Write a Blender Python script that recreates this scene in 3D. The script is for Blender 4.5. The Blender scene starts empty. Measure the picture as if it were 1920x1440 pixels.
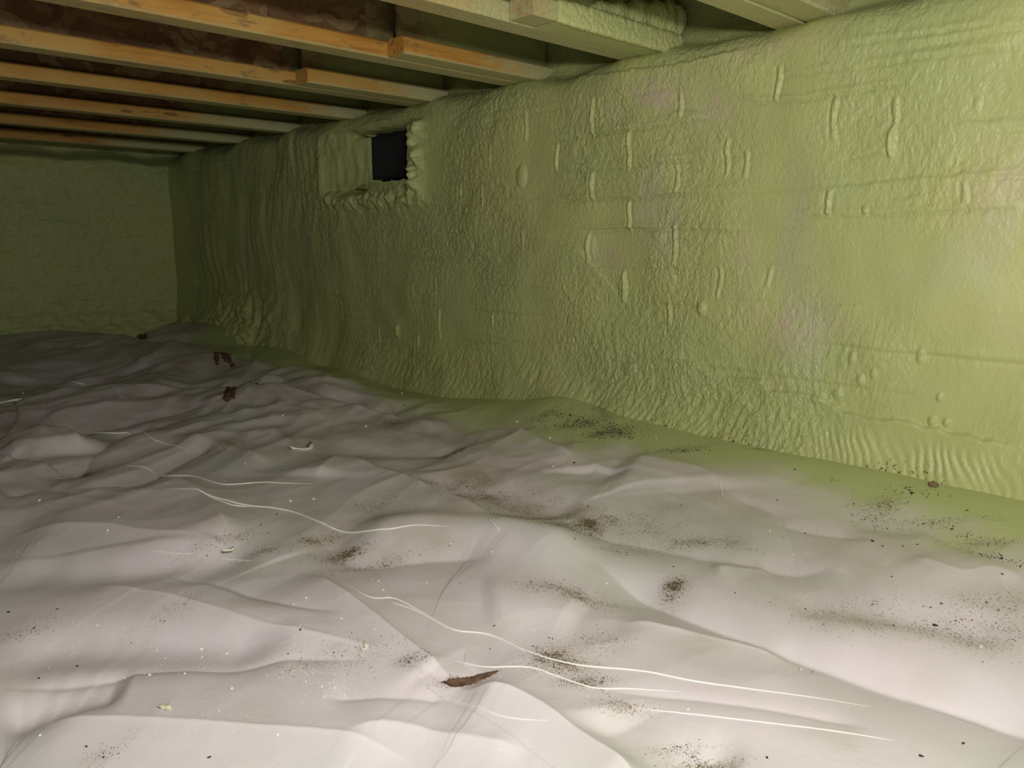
import bpy, math, random
import numpy as np
from mathutils import Vector
random.seed(7)
RNG = np.random.default_rng(11)
SC = bpy.context.scene
COL = SC.collection

# ------------------------------------------------------------------ camera
FPX = 1431.0
PITCH = math.atan(270 / FPX)
YAW = math.radians(43.0)
D = 2.0          # right wall plane X = D
ZC = 0.63        # lens height above the ground sheet
YFAR = 5.66
Fh = np.array([math.sin(YAW), math.cos(YAW), 0.0])
Rv = np.array([math.cos(YAW), -math.sin(YAW), 0.0])
Fv = math.cos(PITCH) * Fh - np.array([0, 0, math.sin(PITCH)])
Uv = math.sin(PITCH) * Fh + np.array([0, 0, math.cos(PITCH)])
CAM = np.array([0, 0, ZC])
cd = bpy.data.cameras.new('camera')
cam = bpy.data.objects.new('camera', cd)
COL.objects.link(cam)
cd.sensor_width = 36.0
cd.lens = FPX / 1920 * 36.0
cd.clip_start = 0.01
cam.location = CAM
cam.rotation_euler = (math.pi / 2 - PITCH, 0, -YAW)
SC.camera = cam

# ------------------------------------------------------------------ light, world, exposure
w = bpy.data.worlds.new('world')
SC.world = w
w.use_nodes = True
w.node_tree.nodes['Background'].inputs[0].default_value = (0.02, 0.022, 0.025, 1)
w.node_tree.nodes['Background'].inputs[1].default_value = 0.3


def lamp(name, kind, loc, power, color, size, aim=None, blend=None, angle=None):
    ld = bpy.data.lights.new(name, kind)
    ld.energy = power
    ld.color = color
    if kind == 'AREA':
        ld.shape = 'DISK'
        ld.size = size
    else:
        ld.shadow_soft_size = size
    o = bpy.data.objects.new(name, ld)
    o.location = loc
    if aim is not None:
        o.rotation_euler = (Vector(aim) - Vector(loc)).to_track_quat('-Z', 'Y').to_euler()
    COL.objects.link(o)
    return o


lamp('work_lamp', 'POINT', (0.16, -0.06, 0.92), 55, (1.0, 0.98, 0.935), 0.045)
lamp('soft_fill', 'AREA', (0.3, -0.9, 0.95), 10, (1.0, 0.98, 0.935), 0.5, aim=(1.4, 1.6, 0.45))  # added soft fill behind the camera, not a known source
SC.view_settings.view_transform = 'Standard'
SC.view_settings.look = 'None'
SC.view_settings.gamma = 1.0
SC.view_settings.use_curve_mapping = False
SC.view_settings.exposure = 0.06


# ------------------------------------------------------------------ helpers
def ray(x, y):
    return (x - 960) * Rv - (y - 720) * Uv + FPX * Fv


def on_floor(x, y, z=0.0):
    r = ray(x, y)
    return CAM + (z - ZC) / r[2] * r


def on_wall(x, y, X=D):
    r = ray(x, y)
    return CAM + X / r[0] * r


def _hash(ix, iy, seed):
    h = (ix.astype(np.int64) * 374761393 + iy.astype(np.int64) * 668265263 + seed * 144665) & 0xffffffff
    h = ((h ^ (h >> 13)) * 1274126177) & 0xffffffff
    h = (h ^ (h >> 16)) & 0xffff
    return h


_A = np.arange(65536) * (2 * np.pi / 65536)
_CO = np.cos(_A)
_SI = np.sin(_A)


def perlin(x, y, seed=0):
    x0 = np.floor(x)
    y0 = np.floor(y)
    fx = x - x0
    fy = y - y0
    ix = x0.astype(np.int64)
    iy = y0.astype(np.int64)
    u = fx * fx * fx * (fx * (fx * 6 - 15) + 10)
    v = fy * fy * fy * (fy * (fy * 6 - 15) + 10)

    def g(dx, dy):
        h = _hash(ix + dx, iy + dy, seed)
        return _CO[h] * (fx - dx) + _SI[h] * (fy - dy)
    a = g(0, 0)
    b = g(1, 0)
    c = g(0, 1)
    d = g(1, 1)
    return 1.5 * ((a * (1 - u) + b * u) * (1 - v) + (c * (1 - u) + d * u) * v)


def fbm(x, y, seed=0, n=3, gain=0.5):
    r = 0
    a = 1.0
    for i in range(n):
        r = r + a * perlin(x * 2 ** i + 17.3 * i, y * 2 ** i + 9.1 * i, seed + i)
        a *= gain
    return r


def ridged(x, y, seed=0, n=2):
    r = 0
    a = 1.0
    for i in range(n):
        r = r + a * (1 - 2.2 * np.abs(perlin(x * 2 ** i + 5.7 * i, y * 2 ** i, seed + i)))
        a *= 0.5
    return r


def sstep(e0, e1, x):
    t = np.clip((x - e0) / (e1 - e0), 0, 1)
    return t * t * (3 - 2 * t)


def poly_dist(px, py, pts):
    """distance to a polyline, signed side (+ = away from the origin side) and fraction along"""
    pts = np.asarray(pts, float)
    seg = np.diff(pts, axis=0)
    L = np.hypot(seg[:, 0], seg[:, 1])
    cum = np.concatenate([[0], np.cumsum(L)])
    best = np.full(px.shape, 1e9)
    side = np.zeros(px.shape)
    frac = np.zeros(px.shape)
    for k in range(len(seg)):
        ax, ay = pts[k]
        ux, uy = seg[k] / L[k]
        t = (px - ax) * ux + (py - ay) * uy
        tc = np.clip(t, 0, L[k])
        dx = px - ax - tc * ux
        dy = py - ay - tc * uy
        d = np.hypot(dx, dy)
        nx, ny = -uy, ux
        mx, my = (pts[k] + pts[k + 1]) / 2
        sg = 1.0 if nx * mx + ny * my > 0 else -1.0
        s = np.sign(((px - ax) * nx + (py - ay) * ny) * sg)
        m = d < best
        best = np.where(m, d, best)
        side = np.where(m, s, side)
        frac = np.where(m, (cum[k] + tc) / cum[-1], frac)
    return best, side, frac


def smooth_pts(pts, n=6):
    """Catmull-Rom resampling"""
    P = [np.asarray(p, float) for p in pts]
    P = [2 * P[0] - P[1]] + P + [2 * P[-1] - P[-2]]
    out = []
    for i in range(1, len(P) - 2):
        for k in range(n):
            t = k / n
            out.append(0.5 * ((2 * P[i]) + (-P[i - 1] + P[i + 1]) * t + (2 * P[i - 1] - 5 * P[i] + 4 * P[i + 1] - P[i + 2]) * t * t
                              + (-P[i - 1] + 3 * P[i] - 3 * P[i + 1] + P[i + 2]) * t ** 3))
    out.append(P[-2])
    return np.array(out)


def np_mesh(name, V, Fq, attrs=None, smooth=True):
    me = bpy.data.meshes.new(name)
    V = np.asarray(V, np.float32)
    Fq = np.asarray(Fq, np.int32)
    k = Fq.shape[1]
    me.vertices.add(len(V))
    me.vertices.foreach_set('co', V.ravel())
    me.loops.add(len(Fq) * k)
    me.loops.foreach_set('vertex_index', Fq.ravel())
    me.polygons.add(len(Fq))
    me.polygons.foreach_set('loop_start', np.arange(0, len(Fq) * k, k, dtype=np.int32))
    me.polygons.foreach_set('loop_total', np.full(len(Fq), k, np.int32))
    if attrs:
        for an, av in attrs.items():
            a = me.attributes.new(an, 'FLOAT', 'POINT')
            a.data.foreach_set('value', np.asarray(av, np.float32))
    me.update(calc_edges=True)
    if smooth:
        me.polygons.foreach_set('use_smooth', np.ones(len(Fq), bool))
    return me


def grid_faces(nr, nc, keep=None, flip=False):
    i = np.arange(nr - 1)[:, None] * nc + np.arange(nc - 1)[None, :]
    q = np.stack([i, i + 1, i + nc + 1, i + nc], -1).reshape(-1, 4)
    if flip:
        q = q[:, ::-1]
    if keep is not None:
        q = q[keep.reshape(-1)]
    return q


def compact(V, Fq, attrs=None):
    used = np.zeros(len(V), bool)
    used[Fq.ravel()] = True
    idx = np.cumsum(used) - 1
    at = {k: v[used] for k, v in attrs.items()} if attrs else None
    return V[used], idx[Fq], at


def link(name, me, mat, parent=None, label=None, cat=None, group=None, kind=None):
    o = bpy.data.objects.new(name, me)
    COL.objects.link(o)
    if me is not None and mat is not None and len(me.materials) == 0:
        me.materials.append(mat)
    if parent is not None:
        o.parent = parent
    if label:
        o['label'] = label
    if cat:
        o['category'] = cat
    if group:
        o['group'] = group
    if kind:
        o['kind'] = kind
    return o


def box_data(x0, x1, y0, y1, z0, z1, ch=0.0):
    """box swept along X with chamfered long edges"""
    if ch <= 0:
        prof = [(y0, z0), (y1, z0), (y1, z1), (y0, z1)]
    else:
        prof = [(y0 + ch, z0), (y1 - ch, z0), (y1, z0 + ch), (y1, z1 - ch), (y1 - ch, z1), (y0 + ch, z1), (y0, z1 - ch), (y0, z0 + ch)]
    n = len(prof)
    V = [(x0, a, b) for a, b in prof] + [(x1, a, b) for a, b in prof]
    F = [tuple(range(n))] + [tuple(range(2 * n - 1, n - 1, -1))]
    for i in range(n):
        j = (i + 1) % n
        F.append((i, i + n, j + n, j))
    return V, F


def py_mesh(name, parts, smooth=False):
    V = []
    F = []
    for v, f in parts:
        o = len(V)
        V += list(v)
        F += [tuple(i + o for i in q) for q in f]
    me = bpy.data.meshes.new(name)
    me.from_pydata(V, [], F)
    me.update()
    if smooth:
        for p in me.polygons:
            p.use_smooth = True
    return me


# ------------------------------------------------------------------ materials
class NT:
    def __init__(self, name):
        self.m = bpy.data.materials.new(name)
        self.m.use_nodes = True
        self.t = self.m.node_tree
        self.b = self.t.nodes['Principled BSDF']
        self.geo = None

    def n(self, kind, **kw):
        nd = self.t.nodes.new(kind)
        for k, v in kw.items():
            setattr(nd, k, v)
        return nd

    def l(self, a, b):
        self.t.links.new(a, b)

    def setin(self, sock, v):
        if isinstance(v, bpy.types.NodeSocket):
            self.l(v, sock)
        else:
            sock.default_value = v

    def pos(self):
        if self.geo is None:
            self.geo = self.n('ShaderNodeNewGeometry').outputs['Position']
        return self.geo

    def mapping(self, scale=(1, 1, 1), loc=(0, 0, 0), rot=(0, 0, 0), src=None):
        mp = self.n('ShaderNodeMapping')
        self.l(src or self.pos(), mp.inputs['Vector'])
        mp.inputs['Scale'].default_value = scale
        self.setin(mp.inputs['Location'], loc)
        mp.inputs['Rotation'].default_value = rot
        return mp.outputs[0]

    def noise(self, scale, vec=None, detail=3, rough=0.5, dist=0.0):
        nd = self.n('ShaderNodeTexNoise')
        self.l(vec or self.pos(), nd.inputs['Vector'])
        nd.inputs['Scale'].default_value = scale
        nd.inputs['Detail'].default_value = detail
        nd.inputs['Roughness'].default_value = rough
        nd.inputs['Distortion'].default_value = dist
        return nd.outputs['Fac']

    def rng(self, v, a, b, c=0.0, d=1.0):
        nd = self.n('ShaderNodeMapRange', interpolation_type='SMOOTHSTEP')
        self.l(v, nd.inputs[0])
        for i, q in enumerate((a, b, c, d)):
            self.setin(nd.inputs[i + 1], q)
        return nd.outputs[0]

    def math(self, op, a, b=0.0, clamp=False):
        nd = self.n('ShaderNodeMath', operation=op)
        nd.use_clamp = clamp
        self.setin(nd.inputs[0], a)
        self.setin(nd.inputs[1], b)
        return nd.outputs[0]

    def mix(self, f, a, b, blend='MIX'):
        nd = self.n('ShaderNodeMix', data_type='RGBA', blend_type=blend)
        self.setin(nd.inputs[0], f)
        for s, v in ((6, a), (7, b)):
            if isinstance(v, tuple):
                v = (*v, 1) if len(v) == 3 else v
            self.setin(nd.inputs[s], v)
        return nd.outputs[2]

    def attr(self, name, typ='GEOMETRY'):
        nd = self.n('ShaderNodeAttribute', attribute_type=typ, attribute_name=name)
        return nd.outputs['Fac']

    def bump(self, h, strength, dist, nrm=None):
        nd = self.n('ShaderNodeBump')
        self.l(h, nd.inputs['Height'])
        nd.inputs['Strength'].default_value = strength
        nd.inputs['Distance'].default_value = dist
        if nrm is not None:
            self.l(nrm, nd.inputs['Normal'])
        return nd.outputs[0]

    def out(self, col, rough=0.5, nrm=None, spec=0.5):
        self.setin(self.b.inputs['Base Color'], (*col, 1) if isinstance(col, tuple) and len(col) == 3 else col)
        self.setin(self.b.inputs['Roughness'], rough)
        self.setin(self.b.inputs['Specular IOR Level'], spec)
        if nrm is not None:
            self.l(nrm, self.b.inputs['Normal'])
        return self.m


FOAM = (0.56, 0.62, 0.235)


def foam_material():
    t = NT('spray_foam')
    big = t.noise(1.7, detail=3)
    mid = t.noise(5.0, detail=4)
    col = t.mix(t.rng(big, 0.35, 0.7), (0.49, 0.555, 0.235), (0.55, 0.58, 0.235))
    col = t.mix(t.math('MULTIPLY', t.rng(mid, 0.56, 0.76), 0.35), col, (0.56, 0.52, 0.34))
    col = t.mix(t.math('MULTIPLY', t.attr('tan'), t.rng(t.noise(22, detail=4, rough=0.6), 0.35, 0.6), True), col, (0.64, 0.53, 0.38))
    z = t.n('ShaderNodeSeparateXYZ')
    t.l(t.pos(), z.inputs[0])
    grey = t.mix(t.math('MULTIPLY', t.rng(t.noise(3.1, t.mapping((1, 1, 0.35)), 3), 0.58, 0.75), 0.4), col, (0.50, 0.52, 0.42))
    dk = t.mix(t.math('MULTIPLY', t.attr('gap_shade'), 0.6), grey, (0.22, 0.26, 0.09))  # grooves, lift edges and rim: shade put into the foam colour
    sp = t.math('MULTIPLY', t.rng(t.noise(95, detail=2), 0.60, 0.66), t.attr('dirt'))
    dk = t.mix(sp, dk, (0.07, 0.06, 0.03))
    v = t.mapping((1, 1, 0.72))
    n1 = t.noise(95, v, 2, 0.5, 0.9)
    n2 = t.noise(230, v, 2, 0.5, 0.3)
    pb = t.attr('peb')
    b1 = t.bump(t.math('MULTIPLY', n1, pb), 0.85, 0.010)
    b2 = t.bump(t.math('MULTIPLY', n2, pb), 0.6, 0.003, b1)
    return t.out(dk, t.rng(big, 0.3, 0.7, 0.34, 0.46), b2, 0.5)


def rough_foam_material():
    t = NT('rough_foam_overspray')
    n = t.noise(3, detail=2)
    col = t.mix(t.rng(n, 0.3, 0.7), (0.5, 0.56, 0.24), (0.58, 0.60, 0.26))
    b = t.bump(t.noise(90, detail=3), 0.5, 0.006)
    return t.out(col, 0.55, b, 0.35)


def liner_material():
    t = NT('white_poly_sheet')
    big = t.noise(1.6, detail=4)
    m2 = t.noise(4.5, detail=4)
    col = t.mix(t.rng(big, 0.38, 0.66), (0.77, 0.715, 0.765), (0.62, 0.625, 0.615))
    col = t.mix(t.math('MULTIPLY', t.rng(m2, 0.5, 0.75), 0.45), col, (0.58, 0.54, 0.46))
    # faint tan dust, with light falloff away from the lens painted in
    dust_falloff = t.math('MULTIPLY', t.attr('dust_falloff'), t.rng(t.noise(9, detail=5, rough=0.6), 0.3, 0.7, 0.5, 1.0), True)
    col = t.mix(dust_falloff, col, (0.36, 0.30, 0.23))
    # green overspray near the foam
    g = t.attr('spray')
    gn = t.math('ADD', g, t.math('MULTIPLY', t.math('SUBTRACT', t.noise(7, detail=4), 0.5), 0.5))
    gm = t.rng(gn, 0.25, 0.75)
    col = t.mix(gm, col, (0.49, 0.56, 0.25))
    # dirt speckle
    d = t.attr('dirt')
    sp = t.noise(170, detail=3, rough=0.65)
    thr = t.math('SUBTRACT', 0.74, t.math('MULTIPLY', d, 0.34))
    spk = t.rng(t.math('SUBTRACT', sp, thr), 0.0, 0.03)
    spk = t.math('MULTIPLY', spk, t.rng(d, 0.02, 0.15), True)
    col = t.mix(t.rng(d, 0.25, 1.0, 0.0, 0.45), col, (0.25, 0.185, 0.12))
    col = t.mix(t.math('MULTIPLY', spk, 0.9), col, (0.12, 0.085, 0.045))
    # scattered tiny flecks everywhere
    v = t.n('ShaderNodeTexVoronoi')
    t.l(t.pos(), v.inputs['Vector'])
    v.inputs['Scale'].default_value = 55
    rare = t.math('GREATER_THAN', t.noise(23, detail=1), 0.60)
    fl = t.math('MULTIPLY', t.math('LESS_THAN', v.outputs['Distance'], 0.11), rare)
    col = t.mix(t.math('MULTIPLY', fl, 0.5), col, (0.85, 0.84, 0.74))
    gshade = t.attr('gap_shade')  # crease shade painted into the sheet colour, soil slits too
    col = t.mix(t.math('MULTIPLY', gshade, 0.55), col, (0.30, 0.27, 0.21))
    b = t.bump(t.noise(28, t.mapping((1, 1, 1)), 4, 0.55, 0.4), 0.25, 0.004)
    b2 = t.bump(sp, 0.25, 0.001, b)
    rough = t.math('ADD', 0.44, t.math('MULTIPLY', d, 0.3))
    return t.out(col, rough, b2, 0.42)


def wood_material():
    t = NT('pine_flange')
    oi = t.n('ShaderNodeObjectInfo')
    off = t.n('ShaderNodeCombineXYZ')
    t.l(t.math('MULTIPLY', oi.outputs['Random'], 37.0), off.inputs[0])
    vec = t.mapping((2.0, 26, 26), loc=off.outputs[0])
    g = t.noise(1.6, vec, 5, 0.6, 0.8)
    vec2 = t.mapping((1.5, 3, 3), loc=off.outputs[0])
    g2 = t.noise(1.6, vec2, 3)
    col = t.mix(t.rng(g, 0.3, 0.7), (0.66, 0.345, 0.070), (0.46, 0.19, 0.026))
    col = t.mix(t.rng(g2, 0.35, 0.7), col, (0.60, 0.36, 0.10))
    # knots and dark stains
    v = t.n('ShaderNodeTexVoronoi')
    t.l(t.mapping((4.2, 16, 16), loc=off.outputs[0]), v.inputs['Vector'])
    v.inputs['Scale'].default_value = 1.0
    kn = t.math('LESS_THAN', v.outputs['Distance'], 0.17)
    col = t.mix(t.math('MULTIPLY', kn, t.rng(g, 0.2, 0.6, 0.3, 0.75)), col, (0.14, 0.07, 0.03))
    st = t.rng(t.noise(7, t.mapping((1.5, 4, 4), loc=off.outputs[0]), 5, 0.7), 0.56, 0.68)
    col = t.mix(t.math('MULTIPLY', st, 0.6), col, (0.16, 0.10, 0.06))
    # foam mist near the wall
    sep = t.n('ShaderNodeSeparateXYZ')
    t.l(t.pos(), sep.inputs[0])
    x0 = t.attr('spray_start', 'OBJECT')
    dx = t.math('SUBTRACT', sep.outputs[0], x0)
    nz = t.noise(14, t.mapping((1, 2.5, 2.5)), 5, 0.7)
    s = t.rng(t.math('ADD', dx, t.math('MULTIPLY', t.math('SUBTRACT', nz, 0.5), 0.55)), -0.12, 0.22)
    # undersides: some mist, plus green bounce light painted into the colour
    nrm = t.n('ShaderNodeNewGeometry')
    sn = t.n('ShaderNodeSeparateXYZ')
    t.l(nrm.outputs['Normal'], sn.inputs[0])
    dn = t.rng(t.math('MULTIPLY', sn.outputs[2], -1.0), 0.4, 0.9)
    s = t.math('MAXIMUM', s, t.math('MULTIPLY', dn, t.rng(sep.outputs[0], 0.9, 1.7, 0.6, 0.95)))
    speck = t.rng(t.noise(120, detail=2), 0.40, 0.56, 0.55, 1.0)
    s = t.math('MULTIPLY', s, speck)
    col = t.mix(t.math('MULTIPLY', s, 0.95), col, (0.52, 0.57, 0.31))
    b = t.bump(t.noise(160, detail=3), 0.4, 0.002, t.bump(g, 0.25, 0.003))
    return t.out(col, 0.6, b, 0.3)


def osb_material(name, dark=1.0, sprayed=True):
    t = NT(name)
    v = t.n('ShaderNodeTexVoronoi')
    ns = t.n('ShaderNodeTexNoise')
    t.l(t.pos(), ns.inputs['Vector'])
    ns.inputs['Scale'].default_value = 5
    add = t.n('ShaderNodeVectorMath', operation='MULTIPLY_ADD')
    t.l(ns.outputs['Color'], add.inputs[0])
    add.inputs[1].default_value = (0.25, 0.25, 0.25)
    t.l(t.pos(), add.inputs[2])
    mp = t.mapping((9, 22, 26), rot=(0.3, 0.2, 0.5), src=add.outputs[0])
    t.l(mp, v.inputs['Vector'])
    v.inputs['Scale'].default_value = 1.0
    bw = t.n('ShaderNodeSeparateColor')
    t.l(v.outputs['Color'], bw.inputs[0])
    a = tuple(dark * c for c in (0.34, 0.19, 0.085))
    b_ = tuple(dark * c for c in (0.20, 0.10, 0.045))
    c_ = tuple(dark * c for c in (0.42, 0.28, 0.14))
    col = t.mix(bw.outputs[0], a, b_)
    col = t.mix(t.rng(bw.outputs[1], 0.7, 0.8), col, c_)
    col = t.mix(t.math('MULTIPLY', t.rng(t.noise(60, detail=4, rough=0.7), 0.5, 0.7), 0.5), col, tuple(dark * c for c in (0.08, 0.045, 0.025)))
    if sprayed:
        sep = t.n('ShaderNodeSeparateXYZ')
        t.l(t.pos(), sep.inputs[0])
        s = t.rng(t.math('ADD', sep.outputs[0], t.math('MULTIPLY', t.math('SUBTRACT', t.noise(8, detail=5, rough=0.7), 0.5), 0.5)), 1.35, 1.75)
        col = t.mix(t.math('MULTIPLY', s, 0.8), col, (0.30, 0.34, 0.12))
    b = t.bump(bw.outputs[0], 0.3, 0.002)
    return t.out(col, 0.7, b, 0.2)


def simple(name, col, rough, spec=0.4, nscale=None, namp=0.3, bump=0.0):
    t = NT(name)
    c = col
    nrm = None
    if nscale:
        n = t.noise(nscale, detail=4, rough=0.6)
        c = t.mix(t.rng(n, 0.3, 0.7), tuple(x * (1 - namp) for x in col), tuple(min(1, x * (1 + namp)) for x in col))
        if bump:
            nrm = t.bump(n, 0.5, bump)
    return t.out(c, rough, nrm, spec)


M_FOAM = foam_material()
M_RFOAM = rough_foam_material()
M_LINER = liner_material()
M_WOOD = wood_material()
M_WEB = osb_material('strand_board_web', 0.75)
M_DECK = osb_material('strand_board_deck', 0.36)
M_SOIL = simple('brown_soil', (0.15, 0.095, 0.06), 0.95, 0.1, 40, 0.5, 0.01)
M_GRAIN = simple('dirt_grain', (0.13, 0.10, 0.055), 0.95, 0.15, 60, 0.6)
M_CHIP = simple('dark_speck', (0.045, 0.04, 0.022), 0.9, 0.2, 60, 0.4)
M_CRUMB = simple('pale_foam_crumb', (0.80, 0.80, 0.64), 0.7, 0.3, 80, 0.1)
M_YELLOW = simple('yellow_foam_scrap', (0.72, 0.69, 0.50), 0.7, 0.3, 90, 0.2, 0.002)
M_PLEAT = simple('pleat_highlight', (0.86, 0.86, 0.80), 0.3, 0.6)
M_STONE = simple('brown_stone', (0.24, 0.17, 0.10), 0.85, 0.3, 70, 0.35, 0.003)
M_BLACK = simple('black_plastic', (0.012, 0.012, 0.014), 0.45, 0.5)
M_DARK = simple('dark_recess', (0.006, 0.006, 0.007), 0.9, 0.1)

# ------------------------------------------------------------------ base contact of foam and sheet, along Y
_bc = [(325, 603), (400, 603), (440, 616), (478, 652), (500, 646), (540, 655), (610, 688), (650, 692), (700, 716), (760, 733), (830, 745), (900, 750), (1000, 748),
       (1060, 740), (1110, 762), (1200, 790), (1300, 815), (1400, 836), (1500, 856), (1600, 873), (1700, 893), (1760, 908), (1850, 927), (1920, 940)]
XB = D - 0.035
_bp = np.array([on_wall(x, y, XB) for x, y in _bc])
_o = np.argsort(_bp[:, 1])
BY = _bp[_o, 1]
BZ = _bp[_o, 2]


def base_z(Y):
    z = np.interp(Y, BY, BZ)
    z = (z + np.interp(Y - 0.05, BY, BZ) + np.interp(Y + 0.05, BY, BZ)) / 3
    return z * sstep(-0.6, 0.2, Y) + 0.03 * (1 - sstep(-0.6, 0.2, Y))


# ------------------------------------------------------------------ right wall
VY0, VY1, VZ0, VZ1 = 2.80, 3.207, 0.890, 1.105     # vent opening in the foam face


def wall_relief(Y, Z):
    """foam thickness above the nominal wall plane (towards the room)"""
    wx = 0.05 * perlin(Y * 4, Z * 4, 31)
    wz = 0.05 * perlin(Y * 4, Z * 4, 32)
    d = 0.014 * fbm(Y * 2.2, Z * 2.0, 1, 3)
    # pebbled skin, stronger in bands
    patch = 0.55 + 0.9 * np.clip(fbm(Y * 2.3 + 3, Z * 2.3, 5, 2), -0.45, 0.6)
    rt = 1 - sstep(0.5, 1.3, Y)
    patch = patch * (1 - 0.55 * rt)
    lump = ridged((Y + wx) * 17, (Z + wz) * 12, 7, 3)
    lump2 = fbm((Y + wx * .6) * 55, (Z + wz * .6) * 36, 9, 2)
    lump3 = ridged((Y + 0.3 * wx) * 85, (Z + wz * .3) * 55, 12, 1)
    d = d + patch * (0.0014 * lump + 0.0024 * lump2 + 0.0015 * lump3)
    # droopy vertical runs deep in the room
    vr = sstep(3.15, 3.7, Y) * (1 - sstep(5.1, 5.5, Y))
    yy = Y + 0.07 * perlin(Z * 2.2, Y * 1.2, 41)
    d = d + vr * (0.5 + 1.3 * np.clip(perlin(yy * 1.7, Z * 1.8, 46) + 0.15, 0, 1)) * (0.012 * perlin(yy * 5, Z * 0.9, 42) + 0.005 * ridged(yy * 11, Z * 2.2, 43, 2))
    # thick lumps low in the far stretch
    tl = np.exp(-((Y - 4.55) / 0.42) ** 2) * (1 - sstep(0.12, 0.42, Z))
    d = d + tl * (0.045 + 0.03 * ridged(Y * 9, Z * 8, 44, 2))
    fl2 = np.exp(-((Y - 5.2) / 0.4) ** 2) * (1 - sstep(0.05, 0.25, Z))
    d = d + fl2 * (0.03 + 0.02 * ridged(Y * 10, Z * 9, 45, 2))
    # block courses under the foam
    gap_shade = np.zeros_like(Y)
    course = 0.1035
    z0 = 0.662
    k = np.round((Z - z0) / course)
    zc = z0 + k * course + 0.004 * perlin(Y * 6, k * 3.3, 51)
    pres = 0.6 * sstep(-0.1, 0.22, perlin(Y * 2.1, k * 7.7, 52))
    pres = pres * (1 - sstep(0.25, 0.1, Z)) if False else pres * sstep(0.12, 0.3, Z) * (1 - sstep(1.12, 1.17, Z))
    dz = Z - zc
    d = d - pres * 0.0065 * np.exp(-(dz / 0.0055) ** 2) + pres * 0.004 * np.exp(-((dz - 0.014) / 0.010) ** 2)
    gap_shade = np.maximum(gap_shade, 0.35 * pres * np.exp(-(dz / 0.0025) ** 2) * sstep(0.0, 0.35, perlin(Y * 9, k * 2.2, 53)))
    for ry, rz0, rz1, ra in RIBS:
        m = (np.abs(Y - ry) < 0.05) & (Z > rz0 - 0.03) & (Z < rz1 + 0.03)
        if m.any():
            dy = Y[m] - ry - 0.003 * np.sin(Z[m] * 60 + ry * 9)
            e = sstep(rz0 - 0.004, rz0 + 0.008, Z[m]) * (1 - sstep(rz1 - 0.008, rz1 + 0.004, Z[m]))
            wd_ = 0.0055 + 0.002 * np.sin(Z[m] * 90 + ry * 30)
            d[m] += ra * e * (0.0060 * np.exp(-(dy / wd_) ** 4) - 0.0030 * np.exp(-((np.abs(dy) - 0.0115) / 0.0035) ** 2))
    for pts, am in JOINTS:
        py = np.array([p[0] for p in pts])[::-1]
        pz = np.array([p[1] for p in pts])[::-1]
        m = (Y > py[0]) & (Y < py[-1]) & (Z > pz.min() - 0.05) & (Z < pz.max() + 0.05)
        if m.any():
            zz_ = Z[m] - np.interp(Y[m], py, pz) - 0.004 * perlin(Y[m] * 22, Y[m] * 0, 57)
            tp = np.clip(np.minimum(Y[m] - py[0], py[-1] - Y[m]) / 0.05, 0, 1)
            d[m] += am * tp * (-0.0060 * np.exp(-(zz_ / 0.0035) ** 2) + 0.0045 * np.exp(-((zz_ - 0.012) / 0.007) ** 2))
            gap_shade[m] = np.maximum(gap_shade[m], 0.3 * tp * np.exp(-(zz_ / 0.0022) ** 2))
    # foam lift edges traced as overlap steps: (points, height, drop width)
    for pts, h, wd in LIFTS:
        m = (Y > min(p[0] for p in pts) - 0.15) & (Y < max(p[0] for p in pts) + 0.15)
        if not m.any():
            continue
        py = np.array([p[0] for p in pts])
        pz = np.array([p[1] for p in pts])
        oo = np.argsort(py)
        zl = np.interp(Y, py[oo], pz[oo]) + 0.006 * perlin(Y * 30, Y * 0, 71)
        tap = sstep(py.min() - 0.02, py.min() + 0.1, Y) * (1 - sstep(py.max() - 0.1, py.max() + 0.02, Y))
        dd = zl - Z          # positive below the edge
        prof = sstep(-0.004, 0.006, dd) * np.exp(-np.clip(dd, 0, None) / wd)
        d = d + tap * h * prof
        gap_shade = np.maximum(gap_shade, tap * 0.25 * np.exp(-(dd / 0.003) ** 2))
    # scalloped ripples in the low near stretch
    m = sstep(0.0, 0.05, Z) * (1 - sstep(0.09, 0.16, Z + 0.03 * perlin(Y * 6, Y * 0, 85))) * (1 - sstep(0.85, 1.25, Y))
    ph = (Y * 1.0 - Z * 0.45 + 0.020 * perlin(Y * 7, Z * 7, 81) + 0.008 * perlin(Y * 20, Z * 20, 84)) * 2 * np.pi / 0.023
    d = d + m * 0.0048 * np.abs(np.sin(ph / 2)) * (0.7 + 0.9 * perlin(Y * 6, Z * 6, 82))
    m2 = (1 - sstep(0.12, 0.25, Z)) * sstep(0.9, 1.2, Y) * (1 - sstep(3.2, 3.6, Y))
    d = d + m2 * 0.0028 * ridged((Y + Z * .5) * 40, Z * 12, 83, 2)
    # blobs: (Y, Z, ry, rz, h)
    for by, bz, ry, rz, h in BLOBS:
        q = ((Y - by) / ry) ** 2 + ((Z - bz) / rz) ** 2
        d = d + h * np.clip(1 - q, 0, 1) ** 0.6
    # the curled flap on the near stretch
    q = ((Y - FLAP[0]) / 0.012) ** 2 + ((Z - FLAP[1]) / 0.037) ** 2
    d = d + 0.014 * np.clip(1 - q, 0, 1) ** 0.4 * sstep(-0.014, 0.010, Y - FLAP[0])
    gap_shade = np.maximum(gap_shade, np.clip(1 - np.abs(q - 1.12) / 0.25, 0, 1) * (Y > FLAP[0] + 0.001))
    # flare at the foot
    zb = base_z(Y)
    d = d + 0.035 * np.exp(-np.clip(Z - zb, 0, None) / 0.06) + 0.012 * perlin(Y * 5, Y * 0 + 3, 91) * np.exp(-np.clip(Z - zb, 0, None) / 0.12)
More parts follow.
